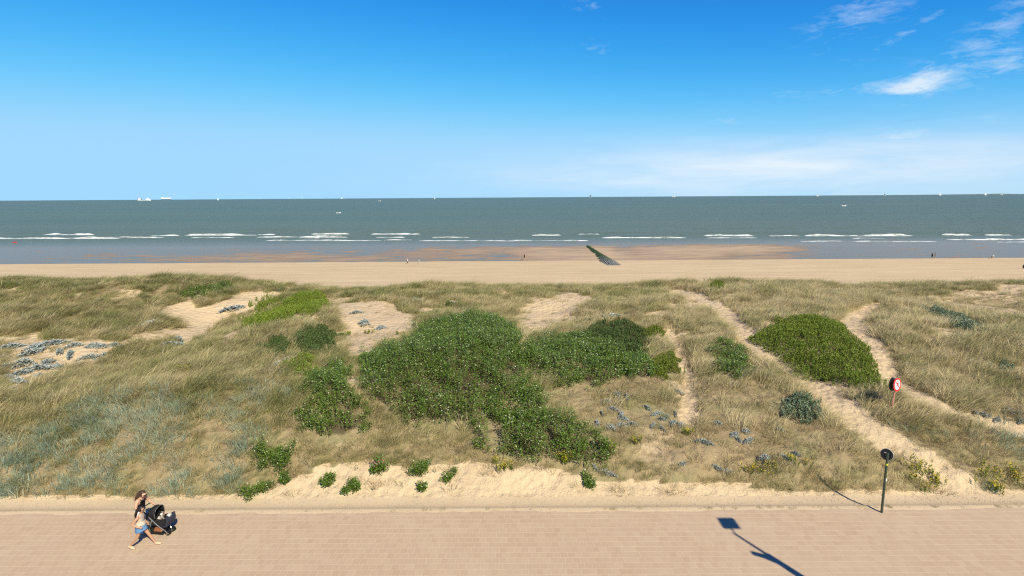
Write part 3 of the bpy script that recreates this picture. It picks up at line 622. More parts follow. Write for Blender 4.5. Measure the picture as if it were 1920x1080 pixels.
# red boat lying at the water's edge on the far left
q = plane_hit(28, 455, SEA); t = empty('kayak', (q[0], q[1], SEA+.02), R(12), label='small red kayak at the edge of the surf, far left', cat='kayak')
M_kred = plain('kayak_red', (.55, .03, .04), .35, .5); bm = bm_new(); hull(bm, 1.5, .6, .28, .4); bm_obj('hull', bm, M_kred, t, False)
bm = bm_new(); bm_box(bm, (0, 0, .32), (.5, .34, .16), None, (.7, .7)); bm_obj('seat', bm, M_dark, t, False)

# ------------------------------------------------------------------ people
M_skin = plain('skin', (.46, .27, .185), .55, .35, .06); M_skin2 = plain('tanned_skin', (.40, .215, .135), .55, .35, .06)
M_hairb = plain('dark_brown_hair', (.018, .010, .008), .45, .4, .3, 40); M_hairr = plain('brown_hair', (.05, .022, .013), .45, .4, .3, 40)
M_beige = plain('beige_knit', (.47, .385, .30), .9, .1, .06, 30); M_denim = plain('blue_denim', (.10, .20, .36), .9, .1, .2, 25); M_deniml = plain('light_denim', (.30, .44, .60), .9, .1, .1, 25)
M_tank = plain('black_cotton', (.008, .008, .010), .9, .1); M_wpant = plain('white_cotton', (.62, .62, .62), .9, .1, .04); M_clog = plain('beige_clog', (.50, .37, .24), .6, .3, .05)
M_lens = plain('dark_lens', (.01, .01, .01), .2, .5); M_lip = plain('lips', (.34, .09, .08), .5); M_khaki = plain('khaki_cloth', (.20, .17, .12), .9); M_navy = plain('navy_cloth', (.02, .025, .045), .9)
def seg_d(P, a, b):
    d = b-a; t = np.clip(((P-a)@d)/max(1e-9, d@d), 0, 1); return np.linalg.norm(P-a-t[:, None]*d, axis=1), t
def body(name, J, bones, mats, pick, parent, fingers=()):
    """one continuous skinned figure: J joint -> (x, y, z, radius); bones (a, b, region); pick(region, t, pos) -> material slot"""
    names = list(J); idx = {k: i for i, k in enumerate(names)}; verts = [J[k][:3] for k in names]; rad = [J[k][3] for k in names]; edges = [(idx[a], idx[b]) for a, b, r in bones]; roots = [0]
    regs = [(np.array(J[a][:3]), np.array(J[b][:3]), .5*(J[a][3]+J[b][3]), r) for a, b, r in bones]
    for ch in fingers:
        i0 = len(verts); roots.append(i0)
        for j, (p, r) in enumerate(ch):
            verts.append(p); rad.append(r)
            if j: edges.append((i0+j-1, i0+j)); regs.append((np.array(ch[j-1][0]), np.array(p), r, 'hand'))
    me = bpy.data.meshes.new(name+'_skeleton'); me.from_pydata([tuple(v) for v in verts], edges, []); o = bpy.data.objects.new(name+'_skeleton', me); COL.objects.link(o)
    sk = o.modifiers.new('skin', 'SKIN'); sk.use_smooth_shade = True; sd_ = me.skin_vertices[0].data
    for i, r in enumerate(rad): sd_[i].radius = (r, r); sd_[i].use_root = i in roots
    ss = o.modifiers.new('sub', 'SUBSURF'); ss.levels = 2; ss.render_levels = 2
    ev = o.evaluated_get(bpy.context.evaluated_depsgraph_get()); m2 = bpy.data.meshes.new_from_object(ev); m2.name = name
    bpy.data.objects.remove(o); bpy.data.meshes.remove(me)
    C = np.zeros(len(m2.polygons)*3); m2.polygons.foreach_get('center', C); C = C.reshape(-1, 3)
    D = np.stack([seg_d(C, a, b)[0]/r for a, b, r, g in regs]); T = np.stack([seg_d(C, a, b)[1] for a, b, r, g in regs]); k = D.argmin(0)
    m2.materials.clear()
    for m in mats: m2.materials.append(m)
    m2.polygons.foreach_set('material_index', np.array([pick(regs[j][3], T[j, i], C[i]) for i, j in enumerate(k)], np.int32))
    m2.polygons.foreach_set('use_smooth', np.ones(len(m2.polygons), bool)); m2.update()
    return link(name, m2, parent)
def hand_chains(w, d, side, curl=.5, s=1.0):
    """five unequal bent fingers from a wrist w pointing along d; side = across the palm"""
    w, d, side = Vector(w), Vector(d).normalized(), Vector(side).normalized(); nrm = d.cross(side); out = []
    for k, L in enumerate((.062, .074, .080, .072, .056)):
        if k == 0: b0 = w+d*.03+side*.025; dd = (d*.6+side*.8).normalized()
        else: b0 = w+d*.065+side*(.035-.02*k); dd = d
        p1 = b0+dd*L*.55*s; p2 = p1+(dd*(1-curl)+nrm*curl).normalized()*L*.5*s
        out.append([(tuple(b0-dd*.02), .011), (tuple(b0), .010), (tuple(p1), .009), (tuple(p2), .007)])
    return out
BONES = [('pelvis','waist','hips'),('waist','chest','torso'),('chest','neck0','upper'),('neck0','neck','neck'),('neck','jaw','head'),('jaw','skull','head'),('skull','crown','head'),('jaw','nose','head'),
         ('chest','sh_r','shoulder'),('sh_r','el_r','arm'),('el_r','wr_r','arm'),('wr_r','pa_r','hand'),('chest','sh_l','shoulder'),('sh_l','el_l','arm'),('el_l','wr_l','arm'),('wr_l','pa_l','hand'),
         ('pelvis','hip_r','hips'),('hip_r','kn_r','thigh'),('kn_r','an_r','shin'),('an_r','toe_r','foot'),('pelvis','hip_l','hips'),('hip_l','kn_l','thigh'),('kn_l','an_l','shin'),('an_l','toe_l','foot')]
def figure(arm_r, arm_l, leg_r, leg_l, lean=.03, head=(.07, 0), h=1.0, fat=1.0):
    """joints of a standing figure facing +x; limbs given as lists of 3 points"""
    J = {'pelvis': (0, 0, .93, .135*fat), 'waist': (lean*.4, 0, 1.07, .115*fat), 'chest': (lean, 0, 1.26, .125*fat), 'neck0': (lean*1.3+.01, 0, 1.395, .055), 'neck': (lean*1.5+head[0]*.35, head[1]*.3, 1.455, .048),
         'jaw': (lean*1.5+head[0]*.8, head[1]*.7, 1.515, .068), 'skull': (lean*1.5+head[0], head[1], 1.585, .088), 'crown': (lean*1.5+head[0]*.9, head[1], 1.645, .05), 'nose': (lean*1.5+head[0]*.8+.085, head[1], 1.535, .018)}
    for s, A, Lg in (('r', arm_r, leg_r), ('l', arm_l, leg_l)):
        sg = -1 if s == 'r' else 1
        J['sh_'+s] = (lean*1.1, sg*.165*fat**.5, 1.345, .062*fat); J['el_'+s] = (*A[0], .043*fat); J['wr_'+s] = (*A[1], .029); J['pa_'+s] = (*A[2], .034)
        J['hip_'+s] = (0, sg*.085, .88, .105*fat); J['kn_'+s] = (*Lg[0], .062*fat); J['an_'+s] = (*Lg[1], .038); J['toe_'+s] = (*Lg[2], .034)
    return {k: (v[0]*h, v[1]*h, v[2]*h, v[3]*h) for k, v in J.items()}
def hair(parent, mat, c, tail, name='hair', r=.108):
    bm = bm_new(); vs_ = bm_ball(bm, c, (r, r*.95, r*1.08), 16, 12)
    for v in list(bm.verts):
        if v.co.x > c[0]+r*.35 and v.co.z < c[2]+r*.45: v.co.x = c[0]+r*.30
    bm_tube(bm, tail[0], tail[1], 10); return bm_obj(name, bm, mat, parent)
def shoe(parent, mat, an, toe, name='shoe', w=.05):
    an, toe = Vector(an), Vector(toe); d = (toe-an); d.z *= .5; d.normalize(); q = d.to_track_quat('X', 'Z').to_matrix(); bm = bm_new()
    c = an*.45+toe*.55; bm_ball(bm, (0, 0, 0), (.145, w, .05), 14, 8)
    for v in bm.verts:
        if v.co.z < -.02: v.co.z = -.03
        v.co.y *= 1+.25*(v.co.x/.14 > .2)
        v.co = q @ v.co + c + Vector((0, 0, -.005))
    return bm_obj(name, bm, mat, parent)
def loft(name, mat, rings, parent, n=20):
    bm = bm_new(); RR = []
    for (cx, cy, cz, rx, ry, tilt) in rings:
        RR.append([bm.verts.new((cx+rx*math.cos(a), cy+ry*math.sin(a), cz+tilt*math.cos(a)+.006*math.sin(5*a))) for a in [2*math.pi*i/n for i in range(n)]])
    for A, B in zip(RR, RR[1:]):
        for i in range(n): bm.faces.new((A[i], A[(i+1) % n], B[(i+1) % n], B[i]))
    return bm_obj(name, bm, mat, parent)

# woman walking nearest the camera
pa = plane_hit(263, 1026, 0)
pa = pa+np.array([.10, 0, 0]); W1 = empty('person', (pa[0], pa[1], 0), R(8), label='walking woman in beige sleeveless top, denim shorts and clogs, nearest the camera', cat='person', group=None)
ar, al = [(-.17, -.26, 1.10), (.05, -.25, .955), (.12, -.22, .945)], [(-.04, .25, 1.10), (.10, .25, .90), (.14, .25, .84)]
lr, ll = [(-.10, -.095, .50), (-.40, -.10, .155), (-.31, -.10, .045)], [(.20, .09, .50), (.40, .10, .10), (.56, .10, .05)]
J = figure(ar, al, lr, ll, .04, (.07, -.02))
def pk1(r, t, p):
    if r in ('torso',) or (r == 'upper' and p[2] < 1.40) or (r == 'hips' and p[2] > .93) or (r == 'shoulder' and abs(p[1]) < .155 and p[2] < 1.40): return 1
    if r == 'hips' or (r == 'thigh' and p[2] > .74): return 2
    return 0
b = body('body', J, BONES, [M_skin2, M_beige, M_denim], pk1, W1, hand_chains(ar[1], (1, .25, -.1), (0, .2, 1), .5)+hand_chains(al[1], (.5, 0, -1), (1, 0, .4), .4))
loft('denim_shorts', M_denim, [(0, 0, .99, .155, .165, .0), (.0, 0, .90, .185, .19, .01), (.005, 0, .80, .20, .20, .03), (.01, 0, .715, .215, .205, .06)], W1)
loft('top_hem', M_beige, [(.02, 0, 1.12, .135, .15, 0), (.01, 0, 1.03, .165, .175, 0), (.0, 0, .945, .185, .195, .02)], W1)
hair(W1, M_hairb, (.105, -.02, 1.60), ([(.03, -.01, 1.62), (-.06, -.01, 1.52), (-.12, -.01, 1.36), (-.15, -.02, 1.17)], [.07, .06, .05, .015]))
W1.scale = (.91, .91, .91); shoe(W1, M_clog, lr[1], lr[2], w=.052); shoe(W1, M_clog, ll[1], ll[2], w=.052)
bm = bm_new(); bm_box(bm, (.218, -.02, 1.585), (.012, .15, .04)); bm_box(bm, (.16, -.11, 1.59), (.12, .008, .012)); bm_obj('glasses', bm, M_lens, W1, False)
bm = bm_new(); bm_box(bm, (.196, -.02, 1.50), (.012, .05, .012)); bm_obj('mouth', bm, M_lip, W1, False)

# woman behind her, pushing the pram
pb = np.array([-13.05*1.0, 0, 0]); q = plane_hit(270, 999, 0); pb = np.array([q[0]-.10, q[1]+.05, 0])
W2 = empty('person', tuple(pb), R(-14), label='woman in black tank top and white trousers leaning over the pram handle', cat='person')
ar, al = [(.14, -.27, 1.10), (.36, -.20, 1.045), (.42, -.19, 1.03)], [(.20, .28, 1.12), (.46, .22, 1.06), (.52, .21, 1.045)]
lr, ll = [(.10, -.10, .50), (-.05, -.11, .09), (.10, -.11, .045)], [(.06, .10, .50), (.12, .11, .09), (.27, .11, .045)]
J = figure(ar, al, lr, ll, .12, (.13, -.04), 1.0, 1.22); J['skull'] = (*J['skull'][:2], 1.56, .09); J['crown'] = (J['crown'][0]-.03, J['crown'][1], 1.625, .055)
def pk2(r, t, p):
    if r in ('torso',) or (r == 'upper' and p[2] < 1.345 - .12*max(0, p[0]-.1)) or (r == 'hips' and p[2] > .96) or (r == 'shoulder' and abs(p[1]) < .10 and p[2] < 1.35): return 1
    if r in ('hips', 'thigh') or (r == 'shin' and p[2] > .16): return 2
    return 0
body('body', J, BONES, [M_skin, M_tank, M_wpant], pk2, W2, hand_chains(ar[1], (1, .1, -.2), (0, 1, .2), .75)+hand_chains(al[1], (1, -.1, -.2), (0, -1, .2), .75))
for sg in (-1, 1):
    bm = bm_new(); bm_tube(bm, [(.245, sg*.085, 1.28), (.20, sg*.095, 1.385), (.10, sg*.10, 1.405), (.0, sg*.09, 1.33)], .013, 6); bm_obj('shoulder_strap', bm, M_tank, W2)
hair(W2, M_hairr, (.275, -.04, 1.595), ([(.20, -.03, 1.62), (.12, -.06, 1.54), (.06, -.12, 1.43), (.02, -.16, 1.32)], [.08, .075, .06, .02]), r=.112)
W2.scale = (.98, .98, .98); shoe(W2, M_wpant, lr[1], lr[2]); shoe(W2, M_wpant, ll[1], ll[2])
bm = bm_new(); bm_box(bm, (.392, -.04, 1.55), (.012, .14, .036)); bm_obj('glasses', bm, M_lens, W2, False)
bm = bm_new(); bm_box(bm, (.372, -.04, 1.475), (.012, .05, .012)); bm_obj('mouth', bm, M_lip, W2, False)

# pram, heading +x
M_cloth = plain('black_pram_fabric', (.012, .012, .014), .8, .25, .3, 12); M_mesh = plain('grey_mesh_panel', (.10, .105, .09), .8, .2, .25, 60); M_tyre = plain('rubber', (.01, .01, .01), .7); M_alu = plain('aluminium', (.55, .56, .58), .3, .5, metal=.8)
M_bag = plain('brown_leather', (.20, .075, .025), .5, .4); M_navyf = plain('navy_pram_fabric', (.025, .028, .045), .7, .3, .3, 12)
sp = plane_hit(302, 999, 0); ST = empty('pram', (sp[0], sp[1], 0), R(-8), label='black pram with open hood and silver frame pushed along the promenade', cat='pram')
def wheel(x, y, r):
    w = bm_new(); bm_disc(w, (x, y, r), (0, 1, 0), r, .045, 24); o = bm_obj('wheel', w, M_tyre, ST)
    bm = bm_new()
    for a in range(3): bm_box(bm, (x+r*.32*math.cos(a*2.094), y, r+r*.32*math.sin(a*2.094)), (r*.66, .054, .026), Matrix.Rotation(-a*2.094, 3, 'Y'))
    bm_obj('spokes', bm, M_alu, o, False)
for x, y, r in ((-.30, -.24, .095), (-.30, .24, .095), (.36, -.11, .085), (.36, .13, .085), (.36, -.04, .085), (.36, .20, .085)): wheel(x, y, r)
for sg in (-1, 1):
    bm = bm_new(); bm_tube(bm, [(-.30, sg*.23, .10), (-.13, sg*.24, .56), (-.10, sg*.24, .62)], .013, 8); bm_obj('rear_strut', bm, M_alu, ST)
    bm = bm_new(); bm_tube(bm, [(.34, sg*.12, .12), (.10, sg*.24, .45), (-.20, sg*.245, .74)], .014, 8); bm_obj('front_strut', bm, M_alu, ST)
    bm = bm_new(); bm_tube(bm, [(-.18, sg*.24, .72), (-.42, sg*.235, .98), (-.47, sg*.225, 1.02)], .016, 8); bm_obj('push_bar', bm, M_tyre, ST)
bm = bm_new(); bm_tube(bm, [(-.47, -.235, 1.02), (-.49, -.12, 1.035), (-.49, .12, 1.035), (-.47, .235, 1.02)], .02, 10); bm_obj('handle', bm, M_tyre, ST)
def shell(name, prof, mat, yw, parent=ST, n=8):
    """side profile (x, z) extruded across y with rounded shoulders"""
    bm = bm_new(); rows_ = []
    for i in range(n+1):
        f = i/n*2-1; k = (1-abs(f)**3*.10); rows_.append([bm.verts.new((x*k if False else x, yw*f, z-(abs(f)**4)*.02)) for x, z in prof])
    for A, B in zip(rows_, rows_[1:]):
        for j in range(len(prof)): bm.faces.new((A[j], A[(j+1) % len(prof)], B[(j+1) % len(prof)], B[j]))
    bm.faces.new(rows_[0]); bm.faces.new(rows_[-1][::-1]); return bm_obj(name, bm, mat, parent, False)
shell('carrier', [(-.32, .46), (.20, .42), (.40, .48), (.44, .72), (.38, .74), (.34, .58), (.20, .54), (-.22, .58), (-.28, .78), (-.36, .74)], M_cloth, .225)
shell('front_panel', [(.20, .38), (.44, .40), (.50, .60), (.47, .80), (.43, .78), (.43, .60), (.38, .46)], M_navyf, .21)
for sg in (-1, 1): shell('side_wall', [(-.32, .48), (.38, .48), (.42, .72), (.05, .62), (-.28, .78)], M_cloth, .006).location = (0, sg*.222, 0)
bm = bm_new(); n_, m_ = 9, 12; rows_ = []
for i in range(n_):                                     # hood: ribbed quarter dome open to the front
    a = R(182-104*i/(n_-1)); rows_.append([bm.verts.new((-.04+.33*math.cos(a)*(.80+.2*math.sin(math.pi*j/m_)), -.24*math.cos(math.pi*j/m_), .70+.38*math.sin(a)*math.sin(math.pi*j/m_)**.55*(1-.03*(i % 2)))) for j in range(m_+1)])
for A, B in zip(rows_, rows_[1:]):
    for j in range(m_): bm.faces.new((A[j], A[j+1], B[j+1], B[j]))
hd = bm_obj('hood', bm, M_cloth, ST); so_ = hd.modifiers.new('thick', 'SOLIDIFY'); so_.thickness = .012
bm = bm_new(); bm_tube(bm, [(.03, -.24, .70)]+[(.03+.02*math.sin(a), -.24*math.cos(a), .70+.365*math.sin(a)**.55) for a in [R(x) for x in range(15, 170, 15)]]+[(.03, .24, .70)], .011, 6); bm_obj('hood_bow', bm, M_mesh, ST)
shell('mesh_window', [(-.31, .22), (-.20, .20), (-.18, .60), (-.30, .62)], M_mesh, .004).location = (0, -.252, 0)
shell('under_basket', [(-.26, .10), (.24, .10), (.30, .24), (.27, .24), (.22, .13), (-.23, .13), (-.28, .27), (-.31, .27)], M_cloth, .20)
bm = bm_new(); bm_ball(bm, (.44, -.04, .76), (.07, .10, .06), 12, 8); bm_obj('grey_pouch', bm, plain('pale_grey_cloth', (.45, .45, .40), .9), ST)
bg_ = empty('bag', (sp[0], sp[1], .13), R(-8), label='brown leather bag in the basket under the pram', cat='bag')
bm = bm_new(); bm_box(bm, (-.0, -.02, .09), (.36, .30, .17), None, (.7, .5)); bm_obj('bag_body', bm, M_bag, bg_, True, .02)
bm = bm_new(); bm_tube(bm, [(-.08, -.12, .17), (-.05, -.14, .23), (.05, -.14, .23), (.08, -.12, .17)], .01, 6); bm_obj('bag_handle', bm, M_bag, bg_)
# small dog riding in the pram
M_fur = Mt('dog_fur', .9, .1); _f = M_fur.noise(9, 2); M_fur.col(M_fur.mix(M_fur.ramp(_f, .46, .54), (.60, .56, .50), (.10, .055, .035))); M_fur = M_fur.m
dq_ = Matrix.Rotation(R(-8), 3, 'Z') @ Vector((.10, -.04, .55)); DG = empty('dog', (sp[0]+dq_.x, sp[1]+dq_.y, dq_.z), R(-30), label='small white and brown dog sitting inside the pram', cat='dog')
DJ = {'rump': (-.13, 0, .08, .075), 'belly': (-.02, 0, .10, .075), 'chest': (.07, 0, .13, .07), 'neck': (.12, 0, .20, .045), 'skull': (.16, 0, .26, .055), 'brow': (.20, 0, .255, .04), 'muzzle': (.25, 0, .23, .024), 'tip': (.265, 0, .228, .018)}
DB = [('rump','belly','b'),('belly','chest','b'),('chest','neck','b'),('neck','skull','b'),('skull','brow','b'),('brow','muzzle','b'),('muzzle','tip','b')]
for s, sg in (('r', -1), ('l', 1)):
    DJ['fl'+s] = (.09, sg*.05, .06, .024); DJ['fp'+s] = (.11, sg*.05, .0, .02); DB += [('chest', 'fl'+s, 'b'), ('fl'+s, 'fp'+s, 'b')]
    DJ['hk'+s] = (-.06, sg*.08, .07, .035); DJ['hh'+s] = (-.14, sg*.08, .02, .02); DJ['hp'+s] = (-.05, sg*.085, .0, .018); DB += [('rump', 'hk'+s, 'b'), ('hk'+s, 'hh'+s, 'b'), ('hh'+s, 'hp'+s, 'b')]
    DJ['e'+s] = (.13, sg*.05, .30, .02); DJ['et'+s] = (.12, sg*.075, .245, .014); DB += [('skull', 'e'+s, 'b'), ('e'+s, 'et'+s, 'b')]
body('body', DJ, DB, [M_fur], lambda r, t, p: 0, DG)
bm = bm_new(); bm_ball(bm, (.285, 0, .232), (.012, .014, .01), 8, 6); bm_obj('nose', bm, M_black, DG)
for sg in (-1, 1): bm = bm_new(); bm_ball(bm, (.225, sg*.026, .27), (.009, .009, .009), 8, 6); bm_obj('eye', bm, M_black, DG)

# small figures at the water
def stroller_person(px, py, rz, label, top, low, pose='walk', hairm=M_hairb, skin=M_skin, group=None, z=None):
    q = plane_hit(px, py, SEA+.02 if z is None else z); e = empty('person', tuple(q), R(rz), label=label, cat='person', group=group)
    if pose == 'walk': A = ([(-.12, -.24, 1.10), (.02, -.25, .88), (.06, -.25, .81)], [(.12, .24, 1.10), (.28, .22, .92), (.33, .21, .86)], [(.0, -.09, .50), (-.24, -.09, .11), (-.10, -.09, .045)], [(.18, .09, .50), (.24, .09, .09), (.40, .09, .045)]); ln = .03
    elif pose == 'stand': A = ([(-.02, -.25, 1.09), (.03, -.26, .86), (.05, -.26, .79)], [(-.02, .25, 1.09), (.03, .26, .86), (.05, .26, .79)], [(.02, -.09, .49), (0, -.10, .09), (.15, -.11, .045)], [(.02, .09, .49), (0, .10, .09), (.15, .11, .045)]); ln = .02
    else: A = ([(.50, -.17, .80), (.56, -.14, .52), (.57, -.13, .45)], [(.50, .17, .80), (.58, .14, .52), (.6, .13, .45)], [(.10, -.10, .49), (-.05, -.11, .09), (.10, -.12, .045)], [(.12, .10, .49), (.0, .11, .09), (.16, .12, .045)]); ln = .03
    J = figure(*A, ln)
    if pose == 'bend':
        J['waist'] = (.14, 0, 1.02, .125); J['chest'] = (.33, 0, 1.05, .135); J['neck0'] = (.47, 0, 1.05, .055); J['neck'] = (.52, 0, 1.04, .05); J['jaw'] = (.58, 0, 1.0, .07); J['skull'] = (.65, 0, 1.0, .09); J['crown'] = (.71, 0, 1.0, .055); J['nose'] = (.63, 0, .91, .02)
        J['sh_r'] = (.40, -.165, 1.02, .065); J['sh_l'] = (.40, .165, 1.02, .065)
    def pk(r, t, p):
        if r in ('torso', 'upper', 'shoulder') : return 1
        if r == 'hips' or (r == 'thigh' and t < .75): return 2
        return 0
    body('body', J, BONES, [skin, top, low], pk, e)
    sk_ = J['skull']; bm = bm_new(); bm_ball(bm, (sk_[0]-.02, sk_[1], sk_[2]+.03), (.10, .095, .10), 10, 8); bm_obj('hair', bm, hairm, e)
    return e
M_pinkc = plain('pale_pink_cloth', (.62, .50, .46), .9, .1, .03); M_rose = plain('bright_white_cloth', (.74, .73, .72), .9, .1, .03)
M_hairg = plain('pale_hair', (.45, .40, .34), .7, .2)
a_ = stroller_person(764, 497.3, 10, 'person in a pale top with a black bag at the waterline, left of the middle', M_rose, M_tank, 'walk', M_hairg)
bm = bm_new(); bm_box(bm, (-.20, -.02, 1.14), (.14, .24, .34), None, (.8, .8)); bm_obj('bag', bm, M_tank, a_, True, .03)
stroller_person(785.5, 497.2, 20, 'person in a white dress at the waterline right of the bag carrier', M_rose, M_pinkc, 'stand', M_hairb)
stroller_person(983, 487.5, 90, 'person in black top with bare legs standing on the wet flat, middle of the beach', M_tank, M_tank, 'stand')
stroller_person(1747.5, 485.5, 200, 'dark clad person wading, left one of the pair on the right', M_navy, M_tank, 'stand', z=SEA-.12)
stroller_person(1753, 485.3, 160, 'dark clad person wading, right one of the pair on the right', M_navy, M_khaki, 'stand', z=SEA-.12)
stroller_person(1859, 487, -5, 'person in a white shirt bending down in the shallow water', M_rose, M_khaki, 'bend', z=SEA-.05)
stroller_person(1918.5, 509, 60, 'person in black walking on the beach at the right edge of the picture', M_tank, M_tank, 'walk', z=SEA+.05)

# ------------------------------------------------------------------ leafy plants
M_rose = mat_leaf('rose_leaf', (.022, .055, .006), (.165, .265, .028), (.46, .50, .32), .06)
LEAFM = {'leaf_bright': mat_leaf('bright_shoot_leaf', (.085, .130, .012), (.210, .280, .030), (.34, .33, .09), .04, .55, .25),
         'leaf_olive': mat_leaf('olive_shoot_leaf', (.030, .060, .014), (.095, .140, .034), (.20, .22, .10), .04, .55, .25),
         'leaf_lime': mat_leaf('lime_shoot_leaf', (.070, .115, .010), (.180, .220, .020), (.32, .30, .03), .06, .55, .25),
         'leaf_grey': mat_leaf('grey_green_leaf', (.085, .125, .065), (.240, .300, .185), (.42, .48, .36), .08, .6, .25)}
M_stem = plain('woody_stem', (.13, .085, .05), .8, .2, .3, 8)
M_bloom = plain('pale_petal', (.70, .62, .60), .7, .2, .05); M_pinkb = plain('pink_petal', (.55, .12, .22), .7, .2, .05); M_yelb = plain('yellow_petal', (.62, .46, .02), .7, .2, .1)
M_holly = mat_leaf('sea_holly_leaf', (.165, .200, .190), (.350, .385, .370), (.52, .53, .50), .10, .6, .3, .1)
def unit(v): return v/np.maximum(1e-9, np.linalg.norm(v, axis=-1, keepdims=True))
def kites(C, A, W, ln, wd, fold=.25):
    """leaf quads: base C, direction A, width direction W"""
    A, W = unit(A), unit(W); N = np.cross(A, W); l, w = ln[:, None], wd[:, None]
    return np.stack([C, C+A*l*.5+W*w*.5+N*w*fold, C+A*l, C+A*l*.5-W*w*.5+N*w*fold], 1).reshape(-1, 3)
def quads(n): return (np.arange(n)*4)[:, None]+np.arange(4)[None]
def sticks(P0, P1, r):
    """thin three-sided stems"""
    n = len(P0); d = unit(P1-P0); a = unit(np.cross(d, np.array([.3, .9, .1]))); b = np.cross(d, a); V = []
    for k in range(3):
        o = (a*math.cos(k*2.094)+b*math.sin(k*2.094))*r; V += [P0+o, P1+o*.4]
    V = np.stack(V, 1).reshape(-1, 3); f = np.array([[0, 2, 3, 1], [2, 4, 5, 3], [4, 0, 1, 5]])
    return V, (f[None]+(np.arange(n)*6)[:, None, None]).reshape(-1, 4)
def inside_dist(u, v, P):
    """rough pixel distance to the outline"""
    d = np.full(u.shape, 1e9)
    for i in range(len(P)):
        a = np.array(P[i], float); b = np.array(P[(i+1) % len(P)], float); e = b-a
        t = np.clip(((u-a[0])*e[0]+(v-a[1])*e[1])/(e@e), 0, 1); d = np.minimum(d, np.hypot(u-a[0]-t*e[0], (v-a[1]-t*e[1])*2))
    return d
def sample_patch(P, dens, lift=.25):
    w = np.array([hit(a, b) for a, b in P]); lo = w[:, :2].min(0)-2.5; hi = w[:, :2].max(0)+2.5
    n = int((hi-lo).prod()*dens); xy = lo+rng.random((n, 2))*(hi-lo); z = ground(xy[:, 0], xy[:, 1])
    u, v = proj(np.column_stack([xy, z+lift])); j = (fbm(xy[:, 0]/.6, xy[:, 1]/.6, 131, 3)-.5)
    gap = fbm(xy[:, 0]/.9, xy[:, 1]/.9, 137, 3); ok = inpoly(u+j*46, v+j*20, P) & ((gap > .27) | (np.ptp([p[0] for p in P]) < 110)); return np.column_stack([xy, z])[ok], inside_dist(u[ok], v[ok], P)
def plant_thing(name, B, label, cat, group=None):
    c = B.mean(0); c[2] = float(ground(c[0], c[1])); return empty(name, tuple(c), label=label, cat=cat, group=group), c
def rose_patch(P, h, label, dens=25, B=None, name='rose_thicket', cat='thicket', group=None, leaf=1.0):
    if B is None: B, ed = sample_patch(P, dens)
    else: ed = np.full(len(B), 99.)
    t, c = plant_thing(name, B, label, cat, group); n = len(B)
    hh = h*(.45+.55*np.clip(ed/16, 0, 1))*(.35+1.15*fbm(B[:, 0]/.9, B[:, 1]/.9, 141, 3))*(.7+.5*rng.random(n)+.35*(rng.random(n) > .93))
    tip = B + np.column_stack([rng.normal(.03, .12, (n, 2))*h, hh]); K = 30
    f = .12+.88*rng.random((n, K))**.65; C = B[:, None]+(tip-B)[:, None]*f[..., None]; C = C.reshape(-1, 3)
    sp = .10+.10*rng.random(n*K); ang = rng.random(n*K)*6.283; out = np.column_stack([np.cos(ang), np.sin(ang), np.zeros(n*K)])
    C = C+out*(sp*.55)[:, None]+np.array([0, 0, 1])*(rng.normal(0, .03, n*K))[:, None]
    A = out+np.column_stack([np.zeros((n*K, 2)), rng.normal(.25, .45, n*K)]); W = np.cross(A, [0, 0, 1])+rng.normal(0, .35, (n*K, 3))
    V = kites(C-c, A, W, leaf*(.055+.045*rng.random(n*K)), leaf*(.045+.035*rng.random(n*K))); tt = np.clip(.75*rng.random(n*K)**1.2+.3*f.ravel()*rng.random(n*K), 0, .94); tt[rng.random(n*K) < .04] = 1
    link('foliage', fast_mesh('foliage', V, quads(n*K), {'tint': np.repeat(tt, 4)}, [M_rose]), t, kind='stuff')
    V, Q = sticks(B-c-np.array([0, 0, .05]), tip-c, .007); link('stems', fast_mesh('stems', V, Q, None, [M_stem]), t, kind='stuff')
    return t
def shoot_patch(P, h, mat, label, dens=85, B=None, name='shoot_patch', cat='shrub', group=None, K=13):
    if B is None: B, ed = sample_patch(P, dens)
    else: ed = np.full(len(B), 99.)
    t, c = plant_thing(name, B, label, cat, group); n = len(B)
    hh = h*(.5+.5*np.clip(ed/10, 0, 1))*(.35+1.0*fbm(B[:, 0]/.8, B[:, 1]/.8, 151, 3))*(.65+.6*rng.random(n))
    tip = B+np.column_stack([rng.normal(.05, .08, (n, 2))*h, hh]); f = .1+.9*rng.random((n, K))**.8
    C = (B[:, None]+(tip-B)[:, None]*f[..., None]).reshape(-1, 3); ang = rng.random(n*K)*6.283; out = np.column_stack([np.cos(ang), np.sin(ang), 1.3+.5*rng.random(n*K)])
    wide = 1.6 if mat == 'leaf_grey' else 1.0
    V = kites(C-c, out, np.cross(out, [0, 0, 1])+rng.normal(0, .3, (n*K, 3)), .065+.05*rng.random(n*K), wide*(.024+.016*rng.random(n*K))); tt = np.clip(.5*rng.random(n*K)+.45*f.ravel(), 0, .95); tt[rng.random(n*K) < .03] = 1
    link('foliage', fast_mesh('foliage', V, quads(n*K), {'tint': np.repeat(tt, 4)}, [LEAFM[mat]]), t, kind='stuff')
    V, Q = sticks(B-c-np.array([0, 0, .04]), tip-c, .005); link('stems', fast_mesh('stems', V, Q, None, [LEAFM[mat]]), t, kind='stuff'); return t
for nm, P, h, lab in ROSE: rose_patch(P, h, lab)
for nm, P, h, mt, lab in SHOOT: shoot_patch(P, h, mt, lab)
